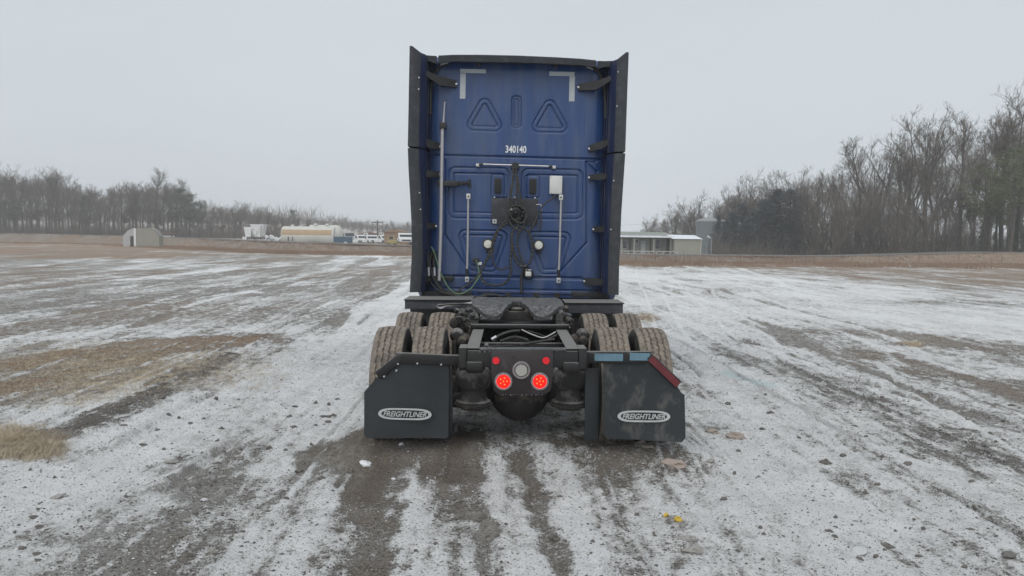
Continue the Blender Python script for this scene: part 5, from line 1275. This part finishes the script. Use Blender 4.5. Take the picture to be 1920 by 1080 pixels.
# roof fairing
rp = [(822, 104, 120), (850, 102.5, 117), (900, 102.5, 118), (970, 104, 119), (1040, 107, 121.5), (1090, 110, 124), (1118, 113, 128)]
Yr_ = 9.50; rows = [[Vector(ck(px, b_, YB - .02)) for px, t_, b_ in rp], [Vector(ck(px, b_ - 2, Yr_ + .02)) for px, t_, b_ in rp], [Vector(ck(px, t_ + 1, Yr_)) for px, t_, b_ in rp], [Vector(ck(px, t_, Yr_ + .012)) for px, t_, b_ in rp], [Vector((ck(px, t_, YB + .3)[0], YB + .3, ck(px, t_, Yr_)[2] + .02)) for px, t_, b_ in rp]]
rf = put(sheet(K_(), rows), 'roof_fairing', 'rubber', angle=50)
for Pp in ([(793, 103, 116), (806, 104, 117), (819, 105, 122)], [(1121, 114, 131), (1134, 114.5, 127), (1150, 114, 126)]):
    r_ = [[Vector(ck(px, b_, YB)) for px, t_, b_ in Pp], [Vector(ck(px, b_ - 2, Yr_ + .06)) for px, t_, b_ in Pp], [Vector(ck(px, t_, Yr_ + .05)) for px, t_, b_ in Pp], [Vector((ck(px, t_, YB + .25)[0], YB + .25, ck(px, t_, Yr_)[2] + .01)) for px, t_, b_ in Pp]]
    put(sheet(K_(), r_), 'roof_corner_trim', 'rubber', angle=50)
for px, py in ((898, 120), (970, 117), (1042, 124)):
    a = ck(px, py, YB - .03); put(K_().lathe([(-.02, 0), (-.02, .012), (.03, .03)], (a[0], YB - .03, a[2]), 'y', 12), 'mounting_knob', 'rubber', rf)
for p, q in (((826, 121), (840, 117)), ((1100, 125), (1112, 130))):
    a, b_ = Vector(ck(*p, YB - .08)), Vector(ck(*q, YB - .08)); put(K_().tube([a, b_], .010, 6), 'bright_clip', 'tape')
# corner posts joining the wall and fairings
for sx, x0 in ((-1, xl), (1, xr)):
    put(K_().tube([(x0 + sx * .0, YB + .10, zb_ + .05), (x0 + sx * .0, YB + .08, zt_ - .2)], .035, 8), 'corner_seal_and_shade', 'rubber')
for P in ([(806, 215), (807, 170), (812, 143), (823, 126), (842, 118)], [(1136, 222), (1135, 178), (1130, 150), (1119, 132), (1100, 124)]):  # black arcs added as the dark shading in the wall's upper corners
    put(K_().tube(smoothpath([ck(px, py, YB - .01) for px, py in P]), .026, 8), 'corner_seal_and_shade', 'black')
# black stays between fairings and wall
def stay(P, name='fairing_stay', w_=.055):
    a, b_ = Vector(ck(P[0][0], P[0][1], YB - .03)), Vector(ck(P[1][0], P[1][1], YE + .2)); m_ = Vector(ck(P[2][0], P[2][1], YB - .12)) if len(P) > 2 else a.lerp(b_, .5)
    pts = [a, m_, b_]; mb = K_(); V = []
    h0, h1, h2 = w_ * .75, w_, w_ * .45
    for p, h in zip(pts, (h0, h1, h2)): V += [p + Vector((0, -.02, h)), p + Vector((0, -.02, -h)), p + Vector((0, .03, -h)), p + Vector((0, .03, h))]
    F = [(0, 1, 2, 3), (11, 10, 9, 8)]
    for i in (0, 4): F += [(i + k, i + (k + 1) % 4, i + 4 + (k + 1) % 4, i + 4 + k) for k in range(4)]
    s_ = put(mb.add(V, F), name, 'black', smooth=False)
    put(K_().lathe([(-.008, 0), (-.007, .012), (.0, .014)], a + Vector((0, -.024, 0)), 'y', 10), 'bolt', 'bolt', s_)
    return s_
stay([(856, 158), (790, 133), (826, 152)]); stay([(1084, 164), (1150, 145), (1118, 160)])
stay([(826, 275), (786, 262), (806, 270)], w_=.05); stay([(1104, 279), (1152, 262), (1128, 272)], w_=.05)
stay([(826, 327), (782, 325)], w_=.042); stay([(1104, 333), (1146, 330)], w_=.042)
stay([(818, 424), (784, 423)], w_=.04); stay([(1112, 430), (1146, 429)], w_=.04)
stay([(1095, 527), (1142, 530)], w_=.045); stay([(815, 522), (786, 520)], w_=.04)
# reflective corner tapes (flat on the wall)
def flat(px0, py0, px1, py1, m, name, Y=YB - .012, d=.006, parent=None):
    return put(kbox((px0, py0), (px1, py1), Y, Y + d, 0), name, m, parent)
flat(863, 129, 911, 137.5, 'tape', 'corner_tape'); flat(863, 137.5, 872.5, 185, 'tape', 'corner_tape')
flat(1030, 134, 1077, 143, 'tape', 'corner_tape'); flat(1068, 143, 1077, 190, 'tape', 'corner_tape')
me_ = text_mesh('340140', 38.5 * YB / F_PX, 13.5 * YB / F_PX, 'fleet_number', 0, .022); a = ck(967.5, 280, YB - .012)
me_.transform(MCB @ Matrix.Translation((a[0], YB - .014, a[2]))); me_.materials.append(M['number'])
o = bpy.data.objects.new('fleet_number', me_); COL.objects.link(o); o.parent = ROOT

# --- things bolted to the back wall
YW = YB - .03
def rod(P, r, m, name, Y=YW, parent=None, n=10): return put(K_().tube([ck(px, py, Y) for px, py in P], r, n), name, m, parent)
pg = rod([(829.5, 233), (828, 330), (826.5, 430), (823.5, 526)], .021, 'steelp', 'hose_mast', YB - .13, n=14)
rod([(834, 190), (831, 235)], [.008, .014], 'steelp', 'mast_tip', YB - .13, pg); rod([(831, 190), (838, 188)], .008, 'black', 'tip_cap', YB - .13, pg)
put(kbox((824, 229), (836, 241), YB - .16, YB - .06), 'mast_clamp', 'black', pg); put(kbox((820, 338), (858, 350), YB - .12, YB - .03, .01), 'mast_clamp', 'black', pg)
rod([(857, 345), (880, 343)], .022, 'black', 'clamp_arm', YB - .08, pg, 12); rod([(880, 337), (881, 352)], .018, 'black', 'clamp_knob', YB - .08, pg, 12)
put(kbox((818, 517), (850, 526), YB - .1, YB), 'mast_foot', 'black', pg)
for i in range(7): rod([(859 + i * 3, 340), (859 + i * 3, 349)], .006, 'black', 'spring_coil', YB - .105, pg, 6)
for P in ([(878, 372), (877, 450), (875.5, 518)], [(1052, 374), (1050, 450), (1047.5, 520)]):
    g_ = rod(P, .013, 'steelp', 'grab_rail', YB - .09, n=12)
    x0, y0 = P[0]; x1, y1 = P[-1]
    for (u, v_) in ((x0, y0 - 4), (x1, y1 + 6)):
        put(kbox((u - 3.5, v_ - 5), (u + 3.5, v_ + 5), YB - .11, YB - .01), 'end_mount', 'whitebox' if v_ < 400 else 'tape', g_)
        put(kbox((u - 1.3, v_ - 1.6), (u + 1.3, v_ + 1.6), YB - .115, YB - .109, 0), 'slot', 'black', g_)
    rod([(x1, y1 - 14), (x1, y1 + 1)], .018, 'black', 'lower_grip', YB - .09, g_)
tb = rod([(906, 308), (965, 310)], .011, 'chrome', 'hose_bar', YB - .09); rod([(967, 310), (1029, 312)], .011, 'chrome', 'hose_bar', YB - .09)
rod([(898, 309), (908, 308)], .013, 'black', 'bar_end', YB - .085, tb); rod([(1027, 312), (1036, 313)], .013, 'black', 'bar_end', YB - .085, tb)
for px, py in ((896, 309), (1038.5, 313)): put(kbox((px - 3.5, py - 2.5), (px + 3.5, py + 3), YB - .06, YB - .01), 'bar_mount', 'whitebox', tb)
a = ck(966, 312, YB - .08); put(K_().lathe([(-.04, 0), (-.04, .045), (.05, .055)], a, 'y', 20), 'swivel', 'black', tb)
# vents, white box, black plate and reel
for px, py in ((933.5, 348), (999, 349)):
    v_ = put(kbox((px - 6, py - 14), (px + 6, py + 14), YW - .012, YB + .0), 'cab_vent', 'black')
    for i in range(7): put(kbox((px - 5, py - 12.5 + i * 3.8), (px + 5, py - 11 + i * 3.8), YW - .020, YW - .012, 0), 'louvre', 'black', v_)
wb = put(kbox((1031, 329), (1054, 364), YB - .09, YB - .005, .012), 'junction_box', 'whitebox')
for u, v_ in ((1033.5, 332), (1051.5, 332), (1033.5, 361), (1051.5, 361)): put(K_().lathe([(-.004, 0), (-.004, .006), (0, .006)], ck(u, v_, YB - .092), 'y', 8), 'screw', 'tape', wb)
pl_ = put(kbox((922, 371), (1008, 422), YB - .045, YB - .02, .004), 'hose_plate', 'rubber')
put(kbox((923.5, 411), (931, 419), YB - .052, YB - .046, 0), 'plate_notice', 'tape', pl_); put(kbox((926, 413.5), (928.5, 416.5), YB - .054, YB - .0525, 0), 'notice_mark', 'black', pl_)
for u, v_ in ((927, 370), (965, 370), (1003, 371)): put(K_().lathe([(-.01, 0), (-.008, .009), (0, .01)], ck(u, v_, YB - .046), 'y', 8), 'bolt', 'bolt', pl_)
a = ck(967, 398, YB - .05); rl = put(K_().lathe([(-.11, 0), (-.11, .02), (-.08, .035), (-.07, .06), (-.05, .07), (-.05, .10), (.0, .105)], a, 'y', 30), 'hose_coupling', 'black')
for i in range(12):
    q = i * .5236; c0 = Vector(a) + Vector((math.cos(q) * .095, -.07, math.sin(q) * .095)); put(K_().box(-.018, .018, -.02, .02, -.012, .012, .004, T=Matrix.Translation(c0) @ Matrix.Rotation(-q, 4, 'Y')), 'coupling_lug', 'black', rl)
put(K_().lathe([(-.02, 0), (-.02, .012), (.0, .018)], ck(958, 392, YB - .18), 'y', 12), 'coupling_pin', 'tape', rl)
for px, py in ((915, 458), (1010, 460)):
    l_ = put(K_().lathe([(-.035, 0), (-.03, .045), (-.012, .056), (0, .057)], ck(px, py, YB - .06), 'y', 28), 'work_lamp', 'lens')
    put(K_().lathe([(.05, .04), (-.005, .068), (-.02, .069), (-.022, .058), (0.0, .057)], ck(px, py, YB - .06), 'y', 28), 'housing', 'black', l_)
    put(kbox((px - 3, py + 8), (px + 3, py + 16), YB - .05, YB - .01), 'bracket', 'black', l_)
def hose(P, r, m='hose', name='coiled_hose', Y=YB - .12, coil=True, parent=None, yl=None):
    pts = [Vector(ck(px, py, Y if yl is None else yl[i])) for i, (px, py) in enumerate(P)]; sp = smoothpath(pts, 10)
    if coil:
        res = [sp[0]]                     # resample evenly so the coils are regular
        for p in sp[1:]:
            while (p - res[-1]).length > r * .9: res.append(res[-1] + (p - res[-1]).normalized() * r * .9)
        rr = [r * (1.12 if i % 4 < 2 else .84) for i in range(len(res))]; return put(K_().tube(res, rr, 7), name, m, parent, smooth=False)
    return put(K_().tube(sp, r, 8), name, m, parent)
hose([(963, 314), (961, 345), (955, 380), (951, 405), (950, 420)], .013)
hose([(967, 314), (969, 345), (969, 380), (971, 405), (971, 425)], .013)
hose([(951, 418), (943, 424), (934, 432), (929, 446), (921, 466), (914, 484), (908, 497), (901, 512), (904, 524), (915, 533), (932, 535), (948, 530), (958, 512), (957, 490), (959, 465), (960, 440), (966, 428), (974, 425)], .0145)
hose([(974, 425), (988, 432), (996, 448), (998, 468), (995, 488), (985, 499), (973, 497), (965, 482), (962, 462), (960, 445), (963, 432), (974, 425)], .0145, yl=[YB - .13] * 12)
hose([(964, 330), (957, 360), (958, 390), (948, 412), (938, 424), (925, 446), (922, 480), (935, 505), (955, 500)], .010)
hose([(970, 330), (976, 370), (984, 395), (982, 425), (970, 438)], .012, coil=False)
hose([(955, 395), (962, 412), (980, 418), (988, 402), (978, 388), (962, 386), (952, 402), (960, 424), (975, 432)], .010, yl=[YB - .2] * 9)
hose([(975, 430), (970, 455), (976, 480), (985, 500), (990, 508)], .012)
hose([(958, 440), (963, 470), (975, 490), (980, 505)], .010, coil=False)
hose([(926, 466), (918, 480), (906, 500), (898, 514), (880, 532), (858, 546)], .011, coil=False)
hose([(812, 470), (806, 490), (812, 520), (830, 545), (860, 560)], .012, coil=False)
hose([(840, 548), (862, 556), (890, 556), (915, 560)], .014, coil=False, Y=YB - .2)
hose([(990, 440), (998, 425), (1006, 410), (1010, 395)], .012, coil=False)
hose([(1042, 366), (1036, 372), (1024, 380), (1016, 388), (1014, 402), (1014, 420), (1012, 432)], .010, coil=False, name='cable')
hose([(1005, 384), (1014, 384), (1016, 395)], .006, coil=False, name='cable', m='steelp')
hose([(808, 463), (813, 470), (818, 486), (824, 506), (834, 528), (845, 544), (858, 551), (870, 549), (883, 541), (893, 528), (901, 515)], .0095, 'green', 'air_line', YB - .14, False)
hose([(893, 488), (896, 500), (898, 512), (893, 524)], .009, 'green', 'air_line', YB - .12, False)
hose([(901, 515), (903, 525), (912, 533)], .008, 'steelp', 'air_line', YB - .12, False)
for (u, v_) in ((803, 500), (814, 500)):
    g_ = rod([(u, v_), (u + 1, v_ + 17)], .019, 'chrome', 'gladhand', YB - .12, n=12)
    rod([(u - 1, v_ - 13), (u, v_ + 1)], .022, 'black', 'coupler', YB - .12, g_); rod([(u, v_ - 30), (u, v_ - 12)], .03, 'black', 'holder', YB - .08, g_)
hose([(804, 517), (808, 530), (820, 543), (838, 552), (850, 556)], .009, coil=False, name='air_line', Y=YB - .12)
hose([(815, 517), (822, 533), (838, 546), (855, 553), (875, 558)], .009, coil=False, name='air_line', Y=YB - .12)
hose([(850, 556), (880, 560), (920, 552), (940, 556)], .012, coil=False, name='air_line', Y=YB - .16)
put(kbox((886, 484), (898, 492), YB - .08, YB - .02), 'line_bracket', 'black'); put(kbox((896, 491.5), (903.5, 497.5), YB - .07, YB - .02), 'tag_plate', 'whitebox')
c0 = ck(991, 514, YB - .08)
pgs = put(K_().lathe([(-.04, 0), (-.04, .052), (.0, .064), (.06, .064)], c0, 'y', 20), 'trailer_socket', 'black'); put(kbox((985.5, 509), (996, 518), YB - .135, YB - .119, .003), 'socket_cover', 'whitebox', pgs)
put(kbox((985.5, 505), (996, 507), YB - .13, YB - .119, 0), 'socket_lip', 'bolt', pgs)
rod([(990, 500), (990, 508)], .02, 'black', 'socket_plug', YB - .11, pgs); hose([(985, 500), (978, 520), (978, 550)], .016, coil=False, name='cable', Y=YB - .05)
# lower edge of the cab
put(kbox((790, 545), (885, 562), YB - .05, YB + .3, .01), 'lower_crossbar', 'black'); put(kbox((1070, 546), (1140, 560), YB + .0, YB + .3, .01), 'lower_crossbar', 'black')
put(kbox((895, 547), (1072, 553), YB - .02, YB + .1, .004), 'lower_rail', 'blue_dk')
for px in (905, 948, 1000, 1040): put(kbox((px, 549), (px + 10, 566), YB - .02, YB + .08, .004), 'cab_bracket', 'frame')

# ------------------------------------------------------------------ loose stones, lumps and litter on the ground
def pebble(seed, sub=2, flat=.55, rough=.48):
    b_ = bmesh.new(); bmesh.ops.create_icosphere(b_, subdivisions=sub, radius=1)
    for v in b_.verts:
        n_ = mnoise.noise(v.co * 1.1 + Vector((seed * 3.7, 0, 0))) * rough * 1.6 + mnoise.noise(v.co * 2.9 + Vector((0, seed * 2.1, 0))) * rough * .6
        v.co = v.co * (1 + n_); v.co.z *= flat
        v.co.x = round(v.co.x * 3.2) / 3.2 * .35 + v.co.x * .65
    return b_
PEB = [MB().bm(pebble(i)).mesh('stone', M['stone'], True, 32) for i in range(6)]
PEB_C = []
for p_ in PEB[:3]:
    q_ = p_.copy(); q_.materials.clear(); q_.materials.append(M['clod']); PEB_C.append(q_)
def stone(px, py, wpx, hpx, label, m=None, name='stone', group=None, cat='stone', rz=None, me_=None, ln=1.0):
    p = gp(px, py); Y = p.y; s_ = wpx / F_PX * Y / 2
    o = bpy.data.objects.new(name, me_ or random.choice(PEB)); COL.objects.link(o)
    if m: q_ = o.data.copy(); q_.materials.clear(); q_.materials.append(M[m]); o.data = q_
    hz_ = max(hpx / F_PX * Y * .9, .008)
    o.scale = (s_, s_ * .75 * ln, hz_ / .55 * .6); o.rotation_euler = (random.uniform(-.15, .15), random.uniform(-.12, .12), rz if rz is not None else random.uniform(-.4, .4))
    o.location = (p.x, p.y, gz(p.x, p.y) + hz_ * .25); return tag(o, label, cat, group)
stone(685, 876, 21, 11, 'white snow chunk lying on the brown mud behind the left mud flap', 'snowchunk', 'snow_chunk', cat='snow chunk')
stone(752, 860, 9, 6, 'small snow crumb on the brown mud close under the left mud flap', 'snowchunk', 'snow_chunk', cat='snow chunk')
stone(738, 897, 8, 5, 'tiny snow crumb between the two muddy wheel tracks', 'snowchunk', 'snow_chunk', cat='snow chunk')
stone(1272, 978, 15, 13, 'bright yellow scrap lying among dark pebbles', 'leafy', 'yellow_scrap', cat='scrap')
stone(1249, 968, 9, 8, 'small orange yellow crumb beside the bright yellow scrap', 'leafy', 'yellow_scrap', cat='scrap')
stone(1336, 812, 24, 9, 'smaller tan clay lump right of the right mud flap', 'brownslab', 'clay_lump', cat='clay lump')
stone(1379, 819, 34, 14, 'larger flat tan clay lump right of the right mud flap', 'brownslab', 'clay_lump', cat='clay lump')
stone(1263, 879, 52, 16, 'long pale slab of frozen mud below the right mud flap', 'brownslab', 'mud_slab', cat='mud slab', rz=-.35, ln=.45)
for px, py, w_, h_ in ((1130, 846, 34, 8), (1240, 847, 22, 6), (1163, 838, 30, 8), (1230, 842, 18, 5), (1200, 858, 20, 6), (1145, 852, 16, 5), (1215, 864, 24, 5), (1180, 848, 18, 5), (1110, 840, 20, 6)):
    stone(px, py, w_, h_, 'broken piece of pale frozen mud behind the right mud flap', 'brownslab', 'frozen_mud_piece', 'broken frozen mud behind the right flap', 'frozen mud')
stone(1042, 1008, 18, 15, 'dark upright stone on the snow lane in the middle foreground', 'clod', rz=.2)
stone(933, 1003, 9, 8, 'small reddish dark pebble in the snow left of the upright stone', 'clod')
stone(897, 966, 28, 14, 'rounded muddy lump on the dirt track in the middle foreground', 'clod')
stone(354, 1010, 24, 9, 'pale flat stone, front one of the pair in the grey mud track', 'stone')
stone(400, 1030, 20, 9, 'pale flat stone nearest to the lower edge in the grey mud track', 'stone')
stone(352, 978, 16, 7, 'pale flat stone, rear one of the pair in the grey mud track', 'stone')
stone(384, 936, 16, 6, 'left one of three pale stones lined up in the mud track', 'palestone'); stone(396, 934, 12, 6, 'middle one of three pale stones lined up in the mud track', 'stone'); stone(404, 941, 12, 5, 'right one of three pale stones lined up in the mud track', 'stone')
stone(448, 858, 20, 7, 'pale flat stone on the mud patch left of the left mud flap', 'stone'); stone(323, 862, 28, 6, 'thin pale slab at the edge of the snow lane', 'stone')
stone(112, 928, 30, 9, 'flat dark stone in a hollow on the left snow lane', 'stone'); stone(249, 975, 20, 8, 'dark stone in speckled snow below the left snow lane', 'stone')
stone(1333, 875, 14, 6, 'flat stone right of the long mud slab', 'stone'); stone(1550, 866, 10, 8, 'lone dark pebble at the edge of the right snow lane', 'clod')
stone(1702, 875, 20, 7, 'dark flat stone on the bright snow streak', 'clod'); stone(1548, 868, 22, 9, 'dark clump of earth on the right snow lane', 'clod'); stone(1622, 925, 12, 9, 'round dark pebble in the grey slush on the right', 'clod')
stone(1300, 1032, 36, 14, 'grey flat stone in the snow left of the lower right lane', 'stone'); stone(1288, 1012, 36, 8, 'dark sliver of slate just above the grey flat stone', 'stone')
stone(1590, 972, 34, 8, 'snow capped clod in the middle of the right slush', 'palestone'); stone(1612, 1034, 40, 9, 'long snow capped clod near the lower edge on the right', 'palestone')
stone(1890, 1048, 30, 9, 'dark clod near the lower right corner', 'clod'); stone(1660, 1018, 30, 8, 'thin dark clod right of the long snow capped clod', 'clod')
rg = random.Random(21)
for i in range(170):                                     # clods big enough to point at, scattered over the yard
    px, py = rg.choice([(rg.uniform(20, 660), rg.uniform(850, 1070)), (rg.uniform(1290, 1900), rg.uniform(850, 1070)), (rg.uniform(650, 1290), rg.uniform(920, 1070)), (rg.uniform(1350, 1900), rg.uniform(740, 860)), (rg.uniform(200, 640), rg.uniform(740, 850))])
    stone(px, py, 7 + 9 * rg.random() ** 2, rg.uniform(3, 7), 'small dark clod half sunk in the snow ' + (zn := zone(px, ((400, 'of the left snow lane'), (660, 'left of the left mud flap'), (1290, 'on the striped lanes behind the truck'), (1600, 'right of the right mud flap'), (9999, 'of the grey slush near the right edge')))), None, 'soil_clod', 'small clods ' + zn, 'clod', me_=rg.choice(PEB_C))
# gravel too small and too many to count
def scatter(name, n, smin, smax, m, seed, y0, y1, cond, flat=.6):
    rs = np.random.RandomState(seed); u = rs.rand(n); y = y0 * (y1 / y0) ** (u ** 1.0); x = (rs.rand(n) * 2 - 1) * (y * .72 + .6)
    z, s, t, b, d, ic = fields(x, y); keep = cond(s, t, b, d, rs.rand(n)); x, y, z = x[keep], y[keep], z[keep]; n = len(x)
    sz = (smin + (smax - smin) * rs.rand(n) ** 3) * (y / 5) ** .35
    base = np.array([[1, 0, 0], [.31, .95, 0], [-.81, .59, 0], [-.81, -.59, 0], [.31, -.95, 0], [.1, .1, 1], [0, 0, -.6]], float)
    F = np.array([[0, 1, 5], [1, 2, 5], [2, 3, 5], [3, 4, 5], [4, 0, 5], [1, 0, 6], [2, 1, 6], [3, 2, 6], [4, 3, 6], [0, 4, 6]])
    th = rs.rand(n) * 6.28; c, s_ = np.cos(th), np.sin(th); k = rs.uniform(.6, 1.3, (n, 7)); asp = rs.uniform(.5, 1, n)
    bx = base[None, :, 0] * k; by = base[None, :, 1] * k * asp[:, None]; bz = base[None, :, 2] * flat * rs.uniform(.6, 1.2, (n, 1))
    bx = bx + rs.uniform(-.2, .2, (n, 7)); vx = (bx * c[:, None] - by * s_[:, None]) * sz[:, None] + x[:, None]; vy = (bx * s_[:, None] + by * c[:, None]) * sz[:, None] + y[:, None]; vz = bz * sz[:, None] + z[:, None]
    V = np.stack([vx, vy, vz], -1).reshape(-1, 3); Fa = (F[None] + (np.arange(n) * 7)[:, None, None]).reshape(-1, 3)
    me = bpy.data.meshes.new(name); me.vertices.add(len(V)); me.vertices.foreach_set('co', V.ravel()); me.loops.add(len(Fa) * 3); me.loops.foreach_set('vertex_index', Fa.ravel())
    me.polygons.add(len(Fa)); me.polygons.foreach_set('loop_start', np.arange(len(Fa)) * 3); me.update(calc_edges=True); me.materials.append(m)
    o = bpy.data.objects.new(name, me); COL.objects.link(o); tag(o, kind='stuff'); return o
scatter('gravel', 52000, .003, .014, M['clod'], 1, 3.7, 16, lambda s, t, b, d, r: (r < .30 + .70 * (s < .75)))
scatter('gravel', 9000, .003, .012, M['stone'], 2, 3.7, 12, lambda s, t, b, d, r: (s < .55) & (r < .8))
scatter('snow_crumbs', 9000, .003, .010, M['snowchunk'], 3, 3.7, 12, lambda s, t, b, d, r: (s > .2) & (s < .75))
# dry grass tuft at the left edge and thin straw over the brown patches
def grass(name, polys, n, hmin, hmax, m, seed, lean=.5, wd=.0022):
    rg = random.Random(seed); V = []; F = []
    for (x0, x1, y0, y1), cnt, hs in zip(polys, n, ((hmin, hmax),) * len(polys)):
        for i in range(cnt):
            px, py = rg.triangular(x0, x1 + (x1 - x0) * .25), rg.triangular(y0 - 4, y1 + 4); p = gp(px, py); V.append((p, rg.uniform(*hs)))
    zz = fields(np.array([p.x for p, h in V]), np.array([p.y for p, h in V]))[0]; mb = MB()
    for (p, h), z_ in zip(V, zz):
        for k in range(5):
            q = Vector((p.x + rg.gauss(0, .03), p.y + rg.gauss(0, .03), z_)); a = Vector((rg.gauss(0, 1), rg.gauss(0, 1), 0)).normalized() * wd * (1 + p.y * .08)
            d = Vector((rg.gauss(.15, lean), rg.gauss(0, lean), 1)); m_ = q + d * h * .5; e = q + d * h + Vector((d.x, d.y, -.5)) * h * .35
            mb.add([q - a, q + a, m_ + a * .7, m_ - a * .7, e], [(0, 1, 2, 3), (3, 2, 4)])
    return mb.obj(name, m, smooth=False, kind='stuff')
M['straw'] = M['straw']
grass('dry_grass', [(-60, 92, 822, 862), (-60, 60, 800, 860)], [2200, 900], .03, .085, M['straw'], 1, .45, .0011)
grass('dry_grass', [(-60, 440, 640, 735), (-60, 260, 690, 770)], [6500, 1800], .010, .035, M['straw'], 2, 1.1, .0013)
grass('dry_grass', [(1194, 1226, 592, 602), (1685, 1725, 642, 650)], [120, 100], .02, .06, M['straw'], 3, .9)
# weeds along the bank
M['weeds'] = mat('brown_bank_weeds', (0.24, 0.165, 0.115), 0.95, var=.3, scale=.4)
def weeds(n, seed):
    rg = random.Random(seed); P = []
    for i in range(n):
        px = rg.uniform(-60, 1980); xw = (px - 948) / F_PX; Y = float(np.interp(xw * 80, BX, BY)) + rg.uniform(-10, 3.4) * (1 if rg.random() < .7 else .3); x = xw * Y
        Y = float(np.interp(x, BX, BY)) + rg.uniform(-11, 3.5); P.append((x, Y))
    z_ = broad_h(np.array([p[0] for p in P]), np.array([p[1] for p in P])); mb = MB()
    for (x, y_), zz in zip(P, z_):
        for k in range(6):
            q = Vector((x + rg.gauss(0, .25), y_ + rg.gauss(0, .2), zz - .03)); h = rg.uniform(.05, .34); a = Vector((.018, 0, 0))
            mb.add([q - a, q + a, q + Vector((rg.gauss(0, .5), rg.gauss(0, .3), 1)) * h], [(0, 1, 2)])
    return mb.obj('bank_weeds', M['weeds'], smooth=False, kind='stuff')
weeds(11000, 4)
